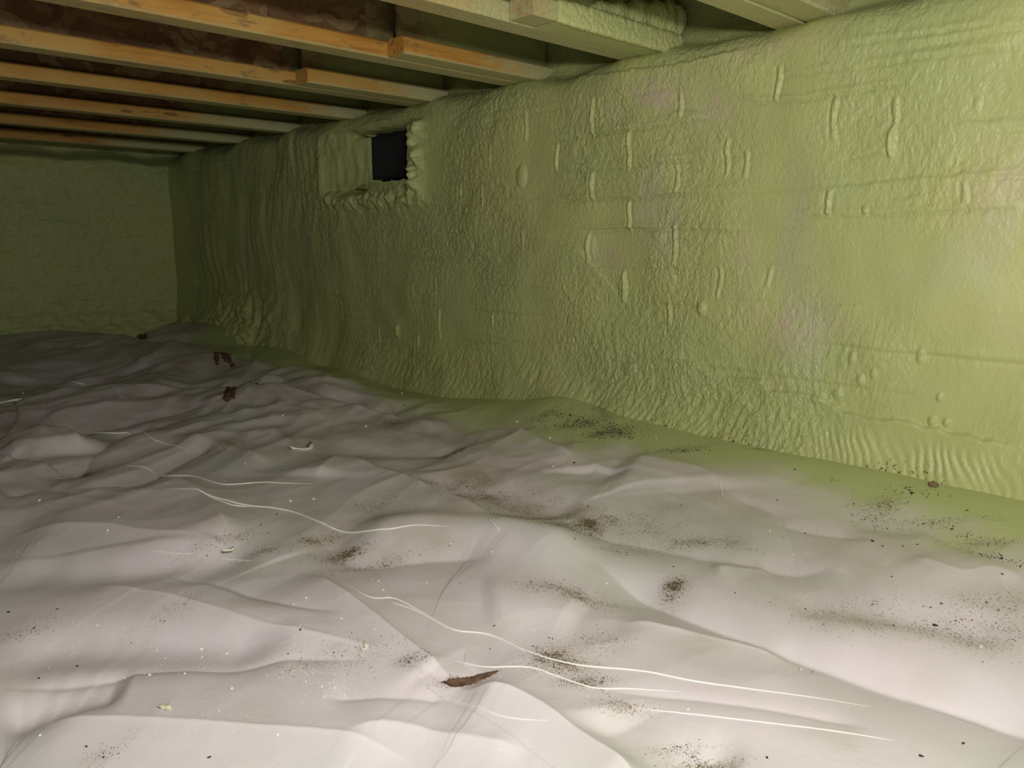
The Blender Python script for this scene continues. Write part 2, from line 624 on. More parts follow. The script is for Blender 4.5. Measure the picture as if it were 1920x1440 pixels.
    # window of thin foam round the vent, lumpy collar on its near side and under it
    inb = sstep(VY1 + 0.34, VY1 + 0.30, Y) if False else (1 - sstep(VY1 + 0.30, VY1 + 0.34, Y)) * sstep(VY1 - 0.06, VY1 - 0.035, Y)
    zz = sstep(VZ0 - 0.06, VZ0 - 0.02, Z) * (1 - sstep(VZ1 + 0.03, VZ1 + 0.06, Z))
    d = d - inb * zz * (0.072 * (1 - np.clip((Y - VY1) / 0.31, 0, 1)) - 0.006 * perlin(Y * 30, Z * 12, 97))
    edge = np.exp(-((Y - (VY1 + 0.335)) / 0.022) ** 2) * sstep(VZ0 - 0.1, VZ0, Z) * (1 - sstep(VZ1 + 0.02, VZ1 + 0.06, Z))
    d = d + 0.012 * edge
    cl = np.exp(-((Y - (VY0 - 0.062)) / 0.045) ** 2) * sstep(VZ0 - 0.10, VZ0 - 0.02, Z) * (1 - sstep(VZ1 - 0.0, VZ1 + 0.04, Z))
    d = d + cl * (0.026 + 0.024 * ridged(Y * 13, Z * 15, 95, 2))
    cb = np.exp(-((Z - (VZ0 - 0.075)) / 0.045) ** 2) * sstep(VY0 - 0.16, VY0 - 0.04, Y) * (1 - sstep(VY1 + 0.18, VY1 + 0.32, Y))
    d = d + cb * (0.010 + 0.020 * ridged(Y * 13, Z * 10, 96, 2))
    # flat board edge above the vent
    ab = sstep(VY0 - 0.12, VY0 - 0.02, Y) * (1 - sstep(VY1 + 0.02, VY1 + 0.12, Y)) * np.exp(-((Z - (VZ1 + 0.022)) / 0.010) ** 2)
    d = d - 0.04 * ab
    gap_shade = np.maximum(gap_shade, 0.9 * ab)
    return d, gap_shade, np.clip(0.25 + 0.75 * patch, 0.25, 1.2) * (1 - 0.55 * (1 - sstep(0.5, 1.5, Y)))


def wp(x, y):
    P = on_wall(x, y, D)
    return (P[1], P[2])


_rib = [(1113, 183, 253, 1.2), (1043, 270, 320, 1.3), (1182, 246, 320, 1.2), (1110, 320, 375, 1), (1270, 308, 363, .8), (1178, 376, 432, 1.1), (1102, 435, 493, 1.1), (1265, 420, 497, 1.0), (985, 206, 263, .8),
        (920, 270, 313, .6), (927, 183, 207, .8), (980, 430, 470, .7), (1277, 170, 220, .8), (1362, 260, 330, .8), (1397, 282, 333, .6), (1168, 508, 566, 1.1), (1457, 123, 187, .8), (1563, 180, 260, .7),
        (1680, 180, 234, .6), (1810, 342, 382, .6), (1554, 357, 404, .7), (1621, 384, 405, .6), (1832, 182, 202, .5), (827, 580, 636, 1.0), (783, 628, 648, 1), (710, 613, 656, .9), (928, 587, 610, .8),
        (1254, 568, 610, 1.0), (862, 345, 382, .9), (818, 520, 560, .7), (600, 360, 400, 1), (607, 430, 462, 1), (641, 560, 600, 1), (576, 500, 536, 1.1), (456, 360, 402, 1), (396, 420, 436, 1), (395, 340, 372, .8),
        (490, 330, 372, 1), (488, 412, 440, 1), (567, 300, 330, 1), (570, 350, 400, 1.1), (745, 610, 632, 1.3), (865, 280, 320, .6), (1350, 500, 560, .7), (1440, 500, 540, .5), (905, 350, 390, .5)]
RIBS = [(wp(x, (a + b) / 2)[0], wp(x, b)[1], wp(x, a)[1], q) for x, a, b, q in _rib]
JOINTS = [([wp(*p) for p in q], am) for q, am in [
    ([(1047, 375), (1130, 376), (1210, 374), (1292, 362)], 1.0), ([(1100, 256), (1200, 244), (1336, 221)], 0.8), ([(1040, 321), (1130, 320), (1200, 312), (1305, 299)], 0.9),
    ([(1090, 433), (1180, 431), (1290, 432), (1390, 434)], 0.9), ([(1380, 192), (1470, 193), (1540, 184), (1640, 168), (1700, 158)], 0.9), ([(1480, 406), (1640, 404), (1780, 398), (1915, 392)], 0.7),
    ([(870, 641), (940, 646), (975, 640)], 0.9), ([(850, 375), (950, 372), (1040, 375)], 0.4), ([(1570, 300), (1680, 285)], 0.5), ([(1600, 130), (1720, 112), (1900, 90)], 0.7), ([(1560, 90), (1700, 70), (1880, 45)], 0.6),
    ([(1440, 150), (1600, 128)], 0.5), ([(1100, 500), (1300, 505)], 0.4), ([(1200, 570), (1330, 576)], 0.7), ([(640, 640), (760, 650)], 0.4)]]
_tan = [(1235, 180, .10, .06, 1), (1340, 205, .07, .05, .8), (1160, 200, .05, .07, .5), (1490, 610, .10, .06, .8), (1400, 470, .04, .06, .5), (1880, 360, .08, .12, .5), (1140, 480, .10, .05, .5), (1430, 90, .15, .03, .5),
        (560, 300, .12, .2, .35), (1540, 600, .08, .04, .5), (1200, 400, .05, .04, .4)]
TAN = [(wp(x, y)[0], wp(x, y)[1], a, b, q) for x, y, a, b, q in _tan]
LIFTS = [
    ([wp(*p) for p in [(1354, 705), (1428, 711), (1447, 732), (1498, 734), (1544, 746), (1583, 771), (1630, 783), (1700, 789), (1778, 810), (1920, 836)]], 0.012, 0.05),
    ([wp(*p) for p in [(1470, 348), (1560, 347), (1640, 343), (1700, 334), (1780, 329), (1850, 322), (1915, 318)]], 0.006, 0.03),
    ([wp(*p) for p in [(1650, 378), (1700, 370), (1760, 358)]], 0.005, 0.02),
    ([wp(*p) for p in [(1780, 231), (1830, 228), (1915, 221)]], 0.006, 0.03),
    ([wp(*p) for p in [(1527, 600), (1540, 575), (1600, 570), (1640, 572)]], 0.006, 0.02),
    ([wp(*p) for p in [(1250, 670), (1300, 680), (1360, 720), (1420, 770), (1480, 800)]], 0.007, 0.03),
    ([wp(*p) for p in [(1010, 440), (1090, 470), (1130, 520), (1165, 560)]], 0.008, 0.05),
    ([wp(*p) for p in [(1050, 130), (1150, 135), (1260, 120), (1350, 95), (1400, 80)]], 0.009, 0.03),
    ([wp(*p) for p in [(1225, 220), (1290, 205), (1350, 222)]], 0.006, 0.03),
    ([wp(*p) for p in [(880, 640), (920, 645), (940, 646)]], 0.005, 0.02),
]


def blob(x, y, rpx, rpy, h):
    P = wp(x, y)
    Q = wp(x - rpx, y)
    return (P[0], P[1], abs(P[0] - Q[0]), rpy * 0.00145 * (0.5 + P[0] / 2.4 + 0.4), h)


BLOBS = [blob(978, 330, 9, 17, 0.010), blob(1318, 578, 9, 10, 0.012), blob(1235, 440, 14, 9, 0.006), blob(1598, 672, 7, 8, 0.006), blob(1615, 712, 8, 9, 0.006),
         blob(1727, 668, 9, 11, 0.007), blob(1748, 790, 9, 8, 0.008), blob(1774, 793, 8, 7, 0.007), blob(1762, 745, 7, 7, 0.006), blob(1640, 700, 7, 9, 0.005),
         blob(1535, 745, 14, 10, 0.007), blob(1570, 738, 10, 9, 0.006), blob(746, 620, 3, 10, 0.010), blob(620, 372, 6, 9, 0.02), blob(1105, 340, 10, 16, 0.004),
         blob(868, 755, 10, 5, 0.012), blob(1180, 690, 16, 10, 0.007), blob(1105, 460, 10, 18, 0.006), blob(1165, 540, 8, 22, 0.008)]
FLAP = wp(1673, 266)


def build_right_wall():
    th = np.concatenate([np.radians(np.linspace(19.15, 82, 940)), np.radians(np.linspace(82.4, 148.5, 70))])
    Y = D / np.tan(th)
    prof = np.array([(0, -0.16), (0, 0.3), (0, 0.8), (0, 1.10), (0.003, 1.13), (0.012, 1.158), (0.030, 1.182), (0.058, 1.197), (0.09, 1.207), (0.12, 1.222), (0.136, 1.26), (0.142, 1.34), (0.142, 1.53)])
    arc = np.concatenate([[0], np.cumsum(np.hypot(*np.diff(prof, axis=0).T))])
    t = np.concatenate([np.linspace(0, arc[9], 330), np.linspace(arc[9], arc[-1], 42)[1:]])
    px = np.interp(t, arc, prof[:, 0])
    pz = np.interp(t, arc, prof[:, 1])
    ker = np.ones(7) / 7
    pxs = np.convolve(np.pad(px, 3, 'edge'), ker, 'valid')
    pzs = np.convolve(np.pad(pz, 3, 'edge'), ker, 'valid')
    tx = np.gradient(pxs)
    tz = np.gradient(pzs)
    L = np.hypot(tx, tz)
    nx, nz = -tz / L, tx / L           # towards the room / upwards on the ledge
    YY, T = np.meshgrid(Y, t)
    PX = np.repeat(pxs[:, None], len(Y), 1)
    PZ = np.repeat(pzs[:, None], len(Y), 1)
    NX = np.repeat(nx[:, None], len(Y), 1)
    NZ = np.repeat(nz[:, None], len(Y), 1)
    d, gap_shade, peb = wall_relief(YY, PZ + 0.6 * PX)
    # lumpier ledge and rim
    gap_shade = np.maximum(gap_shade, 1.25 * sstep(1.235, 1.27, PZ + 0.012 * perlin(YY * 9, YY * 0, 103)))  # thinly misted rim board; dark of the joist bay put into its colour
    led = sstep(1.15, 1.2, PZ)
    d = d + led * (0.012 * fbm(YY * 4, T * 4, 101, 2))
    PZ = PZ + sstep(1.08, 1.2, PZ) * 0.022 * perlin(YY * 2.6, YY * 0, 102)
    X = D + PX + NX * d
    Z = PZ + NZ * d
    V = np.stack([X, YY, Z], -1).reshape(-1, 3)
    yc = (YY[:-1, :-1] + YY[1:, 1:]) / 2
    zc = (PZ[:-1, :-1] + PZ[1:, 1:]) / 2
    wob = 0.012 * perlin(zc * 22, yc * 3, 111)
    wob2 = 0.008 * perlin(yc * 22, zc * 3, 112)
    hole = (yc > VY0 - 0.012 + wob) & (yc < VY1 - 0.008) & (zc > VZ0 + wob2) & (zc < VZ1 + 0.004)
    Fq = grid_faces(len(t), len(Y), ~hole, flip=False)
    zb = base_z(YY)
    dirt = np.exp(-np.clip(Z - zb - 0.01, 0, None) / 0.02) * sstep(-0.1, 0.4, perlin(YY * 6, Z * 9, 121)) * (1 - sstep(1.6, 2.0, YY))
    tan = np.zeros_like(Z)
    for ty, tz, ra, rb, q in TAN:
        tan = np.maximum(tan, q * np.exp(-((YY - ty) / ra) ** 2 - ((Z - tz) / rb) ** 2))
    at = {'peb': peb.ravel(), 'tan': tan.ravel(), 'gap_shade': np.clip(gap_shade, 0, 1.3).ravel(), 'dirt': np.clip(dirt, 0, 1).ravel()}
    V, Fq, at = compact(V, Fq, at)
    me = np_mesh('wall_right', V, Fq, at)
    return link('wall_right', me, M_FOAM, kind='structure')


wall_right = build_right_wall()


def plain_wall(name, a0, a1, axis, pos, sgn, n=300, nz=130, seed=0):
    """foam covered wall; axis 'x' runs along X at Y=pos, 'y' runs along Y at X=pos; sgn = direction of the room"""
    A = np.linspace(a0, a1, n)
    zz = np.linspace(-0.16, 1.5, nz)
    AA, ZZ = np.meshgrid(A, zz)
    course = 0.1035
    k = np.round((ZZ - 0.662) / course)
    pres = sstep(-0.15, 0.2, perlin(AA * 1.6, k * 7.7, seed + 52))
    dz = ZZ - (0.662 + k * course)
    d = 0.012 * fbm(AA * 1.6, ZZ * 2.0, seed + 1, 3) + 0.004 * ridged(AA * 9 + perlin(AA * 3, ZZ * 5, 4), ZZ * 14, seed + 7, 3)
    d = d + 0.003 * fbm(AA * 26, ZZ * 26, seed + 8, 2)
    d = d - pres * 0.006 * np.exp(-(dz / 0.010) ** 2)
    d = d + 0.05 * np.exp(-np.clip(ZZ - 0.03, 0, None) / 0.07) + 0.02 * ridged(AA * 5, ZZ * 9, seed + 9, 2) * (1 - sstep(0.05, 0.35, ZZ))
    top = sstep(1.13, 1.22, ZZ + 0.02 * perlin(AA * 4, AA * 0, seed + 10))
    d = d + 0.012 * np.exp(-((ZZ - 1.12) / 0.04) ** 2) * (1 + ridged(AA * 7, ZZ * 8, seed + 12, 1)) - 0.11 * top
    if axis == 'x':
        V = np.stack([AA, pos + sgn * d, ZZ], -1)
    else:
        V = np.stack([pos + sgn * d, AA, ZZ], -1)
    flip = (axis == 'x') == (sgn > 0)
    me = np_mesh(name, V.reshape(-1, 3), grid_faces(nz, n, flip=flip), {'peb': np.full(n * nz, 0.7), 'gap_shade': np.zeros(n * nz), 'dirt': np.zeros(n * nz)})
    return link(name, me, M_FOAM, kind='structure')


XL, YB = -5.0, -3.2
plain_wall('wall_far', XL - 0.1, D + 0.14, 'x', YFAR, -1, 640, 230, 200)
plain_wall('wall_left', YB - 0.1, YFAR + 0.1, 'y', XL, 1, 260, 70, 300)
plain_wall('wall_back', XL - 0.1, D + 0.14, 'x', YB, 1, 180, 70, 400)

# ------------------------------------------------------------------ soil floor under the sheet
fx, fy = np.meshgrid(np.linspace(XL - 0.1, D + 0.14, 110), np.linspace(YB - 0.1, YFAR + 0.15, 140))
fz = -0.17 + 0.02 * fbm(fx * 2, fy * 2, 500, 3)
link('floor', np_mesh('floor', np.stack([fx, fy, fz], -1).reshape(-1, 3), grid_faces(140, 110)), M_SOIL, kind='structure')

# ------------------------------------------------------------------ ground sheet
# folds: kind, picture points projected on the ground, height, reach on the near side, reach on the far side
R_, S_ = 'sharp', 'soft'
FOLDS = [
    (R_, [(1090, 1030), (1280, 1110), (1450, 1170), (1650, 1240), (1940, 1342), (2200, 1460)], -0.034, 0.13, 0.055),
    (R_, [(640, 862), (700, 888), (780, 920), (860, 955), (940, 992)], 0.016, 0.16, 0.05),
    (R_, [(560, 1070), (600, 1092), (700, 1163), (800, 1238), (866, 1290), (890, 1310)], 0.012, 0.055, 0.03),
    (R_, [(790, 1255), (850, 1282), (900, 1275), (930, 1262)], -0.005, 0.03, 0.05),
    (R_, [(850, 1292), (940, 1310), (1020, 1350), (1100, 1405), (1170, 1450), (1230, 1500)], 0.017, 0.06, 0.045),
    (R_, [(0, 1008), (100, 998), (200, 1000), (290, 1018), (400, 1030), (470, 1048)], 0.014, 0.10, 0.12),
    (R_, [(120, 1078), (300, 1120), (500, 1175), (640, 1208), (760, 1228)], 0.008, 0.05, 0.10),
    (R_, [(300, 905), (350, 930), (400, 980), (440, 1036)], 0.024, 0.14, 0.05),
    (R_, [(-20, 1372), (60, 1356), (200, 1360), (400, 1375), (640, 1396), (800, 1440)], 0.015, 0.09, 0.14),
    (S_, [(640, 1000), (760, 1005), (900, 1000), (1010, 1015), (1120, 1045)], 0.020, 0.09, 0.07),
    (R_, [(560, 1010), (610, 1020), (640, 1042), (700, 1052), (850, 1040), (930, 1052)], -0.014, 0.07, 0.06),
    (S_, [(0, 1060), (180, 1068), (350, 1060), (500, 1050)], -0.014, 0.08, 0.06),
    (R_, [(-20, 765), (30, 757), (200, 752), (400, 752), (560, 760), (760, 778)], 0.030, 0.30, 0.05),
    (R_, [(-20, 822), (100, 815), (180, 800), (300, 788), (420, 778)], -0.022, 0.05, 0.18),
    (R_, [(-20, 848), (60, 838), (130, 835), (160, 850)], 0.028, 0.22, 0.05),
    (R_, [(60, 898), (140, 880), (180, 850), (240, 815), (300, 800)], -0.024, 0.05, 0.12),
    (R_, [(-20, 935), (60, 918), (110, 915), (165, 932)], -0.020, 0.04, 0.12),
    (R_, [(225, 922), (300, 882), (410, 842)], -0.018, 0.05, 0.16),
    (R_, [(330, 832), (420, 850), (520, 880)], 0.012, 0.12, 0.08),
    (R_, [(-20, 660), (100, 656), (210, 658), (330, 672), (420, 690), (560, 700)], 0.050, 0.50, 0.12),
    (R_, [(-20, 722), (120, 722), (260, 716), (350, 706)], -0.030, 0.14, 0.3),
    (R_, [(250, 700), (290, 725), (310, 752)], 0.020, 0.10, 0.14),
    (R_, [(400, 640), (430, 665), (450, 690), (420, 700)], -0.030, 0.10, 0.12),
    (R_, [(240, 618), (270, 636), (300, 650)], -0.05, 0.10, 0.14),
    (R_, [(330, 655), (400, 632), (430, 622)], 0.03, 0.15, 0.25),
    (R_, [(474, 655), (470, 672), (472, 690)], -0.03, 0.05, 0.05),
    (R_, [(470, 690), (560, 684), (640, 690)], -0.02, 0.10, 0.10),
    (R_, [(430, 702), (500, 706), (580, 712), (700, 740)], 0.025, 0.12, 0.10),
    (R_, [(440, 735), (500, 728), (580, 735), (650, 760)], 0.020, 0.14, 0.08),
    (R_, [(610, 745), (660, 765), (730, 768), (790, 800)], -0.018, 0.10, 0.08),
    (R_, [(640, 770), (720, 780), (780, 792), (830, 808)], 0.014, 0.10, 0.06),
    (R_, [(590, 905), (640, 865), (660, 862)], 0.012, 0.08, 0.10),
    (S_, [(620, 842), (720, 842), (800, 845), (870, 852)], -0.016, 0.10, 0.08),
    (R_, [(860, 815), (950, 820), (1010, 842), (1087, 880)], 0.020, 0.14, 0.06),
    (S_, [(1087, 884), (1110, 896), (1140, 885)], -0.012, 0.08, 0.07),
    (R_, [(1160, 872), (1250, 884), (1320, 905), (1354, 930)], 0.020, 0.22, 0.08),
    (R_, [(1354, 930), (1450, 960), (1482, 985), (1590, 1008), (1650, 1022)], -0.008, 0.04, 0.05),
    (R_, [(1050, 990), (1150, 1000), (1250, 1010), (1350, 1030), (1500, 1056), (1600, 1055)], -0.016, 0.12, 0.08),
    (S_, [(780, 925), (900, 925), (1000, 945), (1100, 970)], -0.014, 0.08, 0.07),
    (S_, [(1480, 890), (1560, 930), (1640, 985), (1750, 1000), (1840, 1048), (1930, 1070)], -0.013, 0.06, 0.07),
    (R_, [(1700, 1052), (1800, 1090), (1860, 1085), (1930, 1108)], 0.006, 0.05, 0.04),
    (R_, [(1085, 735), (1095, 750), (1120, 790), (1160, 838), (1212, 868)], 0.012, 0.035, 0.05),
    (R_, [(1150, 830), (1180, 810), (1220, 790)], -0.012, 0.06, 0.06),
    (R_, [(612, 742), (620, 715), (632, 690)], 0.016, 0.04, 0.05),
    (R_, [(310, 1070), (400, 1096), (500, 1130), (640, 1162)], -0.004, 0.02, 0.02),
    (R_, [(-20, 1284), (150, 1270), (300, 1250), (450, 1250), (540, 1235), (660, 1240), (720, 1240)], -0.004, 0.018, 0.018),
    (S_, [(-20, 1218), (200, 1200), (400, 1206), (560, 1198)], -0.016, 0.07, 0.06),
    (S_, [(-20, 1345), (100, 1312), (250, 1285)], -0.016, 0.05, 0.05),
    (R_, [(600, 1318), (750, 1312), (860, 1310)], -0.005, 0.02, 0.05),
    (R_, [(1120, 1292), (1300, 1300), (1500, 1318), (1660, 1350)], -0.004, 0.02, 0.02),
    (R_, [(1150, 1148), (1280, 1168), (1400, 1185), (1500, 1205)], 0.009, 0.04, 0.05),
    (S_, [(1120, 1325), (1180, 1380), (1250, 1420), (1400, 1460)], -0.016, 0.05, 0.06),
    (S_, [(900, 1130), (1000, 1125), (1100, 1140)], 0.010, 0.08, 0.08),
    (R_, [(640, 1395), (750, 1372), (900, 1400), (1000, 1425)], 0.006, 0.03, 0.03),
    (R_, [(1330, 1045), (1450, 1050)], 0.006, 0.04, 0.04),
    (R_, [(1570, 1058), (1610, 1090), (1650, 1130)], -0.003, 0.012, 0.012),
    (S_, [(1450, 1110), (1600, 1130), (1800, 1180), (1930, 1210)], -0.010, 0.05, 0.05),
]
CREASE_SHADE = [([(1700, 1258), (1830, 1302), (1930, 1338)], 0.0025), ([(1095, 752), (1120, 790), (1160, 840)], 0.003), ([(250, 620), (275, 640), (300, 650)], 0.02),  # dark lines painted along folds for their shade; a few are soil slits
          ([(400, 670), (425, 676), (440, 690), (500, 694)], 0.02), ([(0, 930), (60, 917), (110, 915), (160, 930)], 0.006), ([(230, 916), (290, 886)], 0.005),
          ([(310, 1072), (400, 1097), (500, 1131), (640, 1163)], 0.0014), ([(0, 1282), (150, 1270), (300, 1250), (450, 1250), (540, 1235)], 0.0013),
          ([(520, 816), (560, 842)], 0.006), ([(0, 752), (180, 750), (420, 750)], 0.012), ([(340, 632), (360, 634)], 0.02), ([(470, 686), (490, 690), (530, 686)], 0.015),
          ([(800, 847), (860, 852)], 0.005), ([(90, 903), (150, 888), (165, 868)], 0.006), ([(0, 1050), (180, 1033), (300, 1028), (420, 1030)], 0.002)]
# dirt: picture point, radius along view x (m), radius in depth (m), strength
DIRT = [(1105, 985, .05, .05, .95), (1070, 995, .07, .04, .7), (1300, 1002, .12, .025, .65), (860, 912, .12, .05, .62), (920, 930, .10, .05, .62), (990, 950, .20, .10, .50), (1010, 975, .12, .04, .6),
        (1180, 975, .20, .09, .55), (1265, 1075, .028, .045, .95), (1040, 1100, .10, .035, .55), (1100, 1110, .07, .03, .55), (1060, 1245, .05, .03, .85), (1030, 1225, .035, .03, .8),
        (1095, 1275, .045, .02, .8), (1120, 1195, .05, .04, .4), (1170, 1320, .04, .015, .55), (1320, 1418, .045, .012, 1.0), (1270, 1390, .04, .012, .5), (870, 1275, .04, .012, 1.0), (770, 1245, .03, .02, .7),
        (640, 1035, .06, .03, .8), (600, 1015, .05, .02, .7), (700, 1050, .12, .015, .5), (490, 1040, .05, .02, .55), (420, 1028, .08, .015, .55), (740, 798, .10, .09, .6),
        (1660, 960, .05, .07, .45), (1750, 990, .12, .02, .35), (1850, 1030, .06, .02, .45), (1700, 1165, .14, .05, .38), (1850, 1190, .10, .07, .5), (1600, 1120, .12, .05, .3),
        (1080, 815, .15, .05, .75), (1140, 830, .10, .05, .8), (1030, 800, .08, .04, .6), (1280, 860, .10, .03, .5), (440, 740, .05, .2, .5), (150, 880, .06, .05, .5), (430, 850, .08, .05, .45),
        (850, 850, .08, .04, .5), (330, 1148, .05, .03, .25), (60, 1175, .06, .04, .25), (700, 960, .06, .05, .35), (1470, 850, .05, .03, .6), (200, 1420, .03, .02, .2), (1450, 870, .07, .02, .5),
        (1160, 1020, .1, .03, .3), (680, 1230, .08, .05, .3), (620, 1240, .08, .05, .25), (1580, 880, .06, .03, .4), (1880, 1150, .1, .08, .45)]


def F2(pts):
    return np.array([on_floor(x, y)[:2] for x, y in pts])


def sheet_height(X, Y, want_masks=True):
    sh = X.shape
    X = X.ravel()
    Y = Y.ravel()
    r = np.hypot(X, Y)
    z = 0.022 * fbm(X * 0.9, Y * 0.9, 601, 2)
    # broad random creasing, domain warped; finer towards the lens
    wx = X + 0.18 * perlin(X * 1.7, Y * 1.7, 602)
    wy = Y + 0.18 * perlin(X * 1.7, Y * 1.7, 603)
    far = sstep(1.3, 3.2, r)
    a = 1 - np.abs(perlin((wx * 0.8 + wy * 0.25) * 2.0, (wy - 0.25 * wx) * 3.0, 604)) * 2.2
    z = z + (0.0025 + 0.0165 * far) * a
    b = 1 - np.abs(perlin((wx + 0.5 * wy) * 4.2, (wy - 0.7 * wx) * 5.2, 605)) * 2.2
    z = z + (0.0010 + 0.0055 * far) * b
    c = 1 - np.abs(perlin((wx - 0.6 * wy) * 9, (wy + 0.4 * wx) * 11, 606)) * 2.2
    z = z + (0.0003 + 0.0022 * far) * c * sstep(-0.1, 0.4, perlin(X * 1.3, Y * 1.3, 607))
    z = z + 0.0012 * fbm(X * 7, Y * 7, 608, 2)
    for kind, pts, h, wn, wf in FOLDS:
        P = F2(smooth_pts(pts, 4))
        reach = 4.0 * max(wn, wf)
        lo = P.min(0) - reach
        hi = P.max(0) + reach
        m = (X > lo[0]) & (X < hi[0]) & (Y > lo[1]) & (Y < hi[1])
        if not m.any():
            continue
        d, s, fr = poly_dist(X[m], Y[m], P)
        wd = np.where(s > 0, wf, wn)
        if kind == 'sharp':
            g = np.exp(-np.sqrt((d / wd) ** 2 + 0.0016) + 0.04)
            if h > 0.007:
                g = g + 0.0011 / h * np.exp(-d / 0.0035)
        else:
            g = np.exp(-(d / wd) ** 2)
        tap = sstep(0, 0.2, fr) * sstep(0, 0.2, 1 - fr)
        z[m] += 1.45 * h * g * tap
    # the heap of sheet in the far corner
    P = on_floor(400, 645)
    z = z + 0.05 * np.exp(-(((X - P[0]) / 0.45) ** 2 + ((Y - P[1]) / 0.35) ** 2))
    # rises to the foot of the foam
    zb = base_z(Y)
    k = np.exp(-np.clip(D - X, 0, None) / 0.11)
    k2 = sstep(0.45, 0.02, D - X) if False else 1 - sstep(0.02, 0.45, D - X)
    z = z * (1 - 0.85 * k2) + zb * k2 * k2 + 0 * k
    # far wall turn-up
    kf = 1 - sstep(0.03, 0.35, YFAR - Y)
    z = z + 0.035 * kf * (1 - k2)
    if not want_masks:
        return z.reshape(sh)
    dirt = np.zeros_like(X)
    for x, y, ra, rb, st in DIRT:
        P = on_floor(x, y)
        dx = X - P[0]
        dy = Y - P[1]
        dist = math.hypot(P[0], P[1])
        ux, uy = P[0] / dist, P[1] / dist
        v = (dx * ux + dy * uy) / rb
        u = (dx * uy - dy * ux) / ra
        # most drifts lie a little askew
        v = v - 0.25 * u
        dirt = np.maximum(dirt, st * np.exp(-(u * u + v * v)))
    dirt = dirt * (0.75 + 0.5 * fbm(X * 18, Y * 18, 620, 3))
    dirt = np.maximum(dirt, 0.16 * sstep(0.1, 0.6, fbm(X * 2.4, Y * 2.4, 621, 3)) * sstep(0.3, 1.3, X))
    dust_falloff = np.clip(0.05 + 0.9 * fbm(X * 1.8, Y * 1.8, 622, 4), 0, 1) * 0.45 + 0.42 * sstep(0.9, 3.0, r)  # random dust, plus painted dimming with distance from the lens
    dust_falloff = np.clip(dust_falloff + 0.5 * dirt, 0, 0.95)
    wband = np.interp(Y, [-1, 0.4, 1.0, 1.6, 2.5, 3.5, 4.6, 5.0], [0.30, 0.28, 0.20, 0.36, 0.30, 0.36, 0.30, 0.0])
    spray = 1 - np.clip((D - X) / (wband + 0.001), 0, 2) * 0.5
    spray = np.where(Y > 5.0, 0.0, spray)
    spray = spray + 0.10 * fbm(X * 4, Y * 4, 623, 2)
    gap_shade = np.zeros_like(X)
    for pts, wd in CREASE_SHADE:
        P = F2(smooth_pts(pts, 3))
        lo = P.min(0) - 4 * wd
        hi = P.max(0) + 4 * wd
        m = (X > lo[0]) & (X < hi[0]) & (Y > lo[1]) & (Y < hi[1])
        if m.any():
            d, s, fr = poly_dist(X[m], Y[m], P)
            wd = max(wd, 0.0028 * max(1.0, float(np.mean(np.hypot(P[:, 0], P[:, 1]))) ** 2 / 1.1))
            gap_shade[m] = np.maximum(gap_shade[m], np.exp(-(d / wd) ** 2) * np.sqrt(np.clip(4 * fr * (1 - fr), 0, 1)))
    return z.reshape(sh), {'dirt': np.clip(dirt, 0, 1), 'dust_falloff': dust_falloff, 'spray': np.clip(spray, 0, 1), 'gap_shade': np.clip(gap_shade, 0, 1)}


def build_sheet():
    a = np.concatenate([np.linspace(-180, -41.5, 90), np.linspace(-41, 41, 1120), np.linspace(41.5, 180, 90)])
    a = np.radians(a) + YAW
    q = np.linspace(0, 1, 560)
    r1 = 1 / (1 / 0.70 + (1 / 6.4 - 1 / 0.70) * q)
    r2 = 0.70 * (6.4 / 0.70) ** q
    r = np.concatenate([[0.02, 0.15, 0.3, 0.42, 0.52, 0.6, 0.66], 0.5 * r1 + 0.5 * r2])
    RR, AA = np.meshgrid(r, a, indexing='ij')
    X = RR * np.sin(AA)
    Y = RR * np.cos(AA)
    x1, y1, x0, y0 = D + 0.015, YFAR + 0.0, XL, YB
    keep = np.ones((len(r) - 1, len(a) - 1), bool)
    xm = X[:-1, :-1]
    ym = Y[:-1, :-1]
    xs = [X[:-1, :-1], X[1:, :-1], X[:-1, 1:], X[1:, 1:]]
    ys = [Y[:-1, :-1], Y[1:, :-1], Y[:-1, 1:], Y[1:, 1:]]
    inside = [(u <= x1) & (u >= x0) & (v <= y1) & (v >= y0) for u, v in zip(xs, ys)]
    keep = inside[0] | inside[1] | inside[2] | inside[3]
    X = np.clip(X, x0, x1)
    Y = np.clip(Y, y0, y1)
    Z, at = sheet_height(X, Y)
    V = np.stack([X, Y, Z], -1).reshape(-1, 3)
    Fq = grid_faces(len(r), len(a), keep, flip=True)
    V, Fq, at = compact(V, Fq, at)
    me = np_mesh('ground_sheet', V, Fq, at)
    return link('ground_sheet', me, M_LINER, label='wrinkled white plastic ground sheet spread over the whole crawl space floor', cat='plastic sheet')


sheet = build_sheet()


from mathutils.bvhtree import BVHTree
_n = len(sheet.data.vertices)
_co = np.empty(_n * 3, np.float32)
sheet.data.vertices.foreach_get('co', _co)
_co = _co.reshape(-1, 3)
_lv = np.empty(len(sheet.data.loops), np.int32)
sheet.data.loops.foreach_get('vertex_index', _lv)
BVH = BVHTree.FromPolygons(_co.tolist(), _lv.reshape(-1, 4).tolist())
DOWN = Vector((0, 0, -1))


def sheet_z(x, y):
    h = BVH.ray_cast(Vector((min(x, D - 0.02), min(y, YFAR - 0.02), 1.0)), DOWN)[0]
    return h.z if h is not None else -0.02


def sheet_zs(X, Y):
    return np.array([sheet_z(a_, b_) for a_, b_ in zip(X.ravel(), Y.ravel())]).reshape(X.shape)



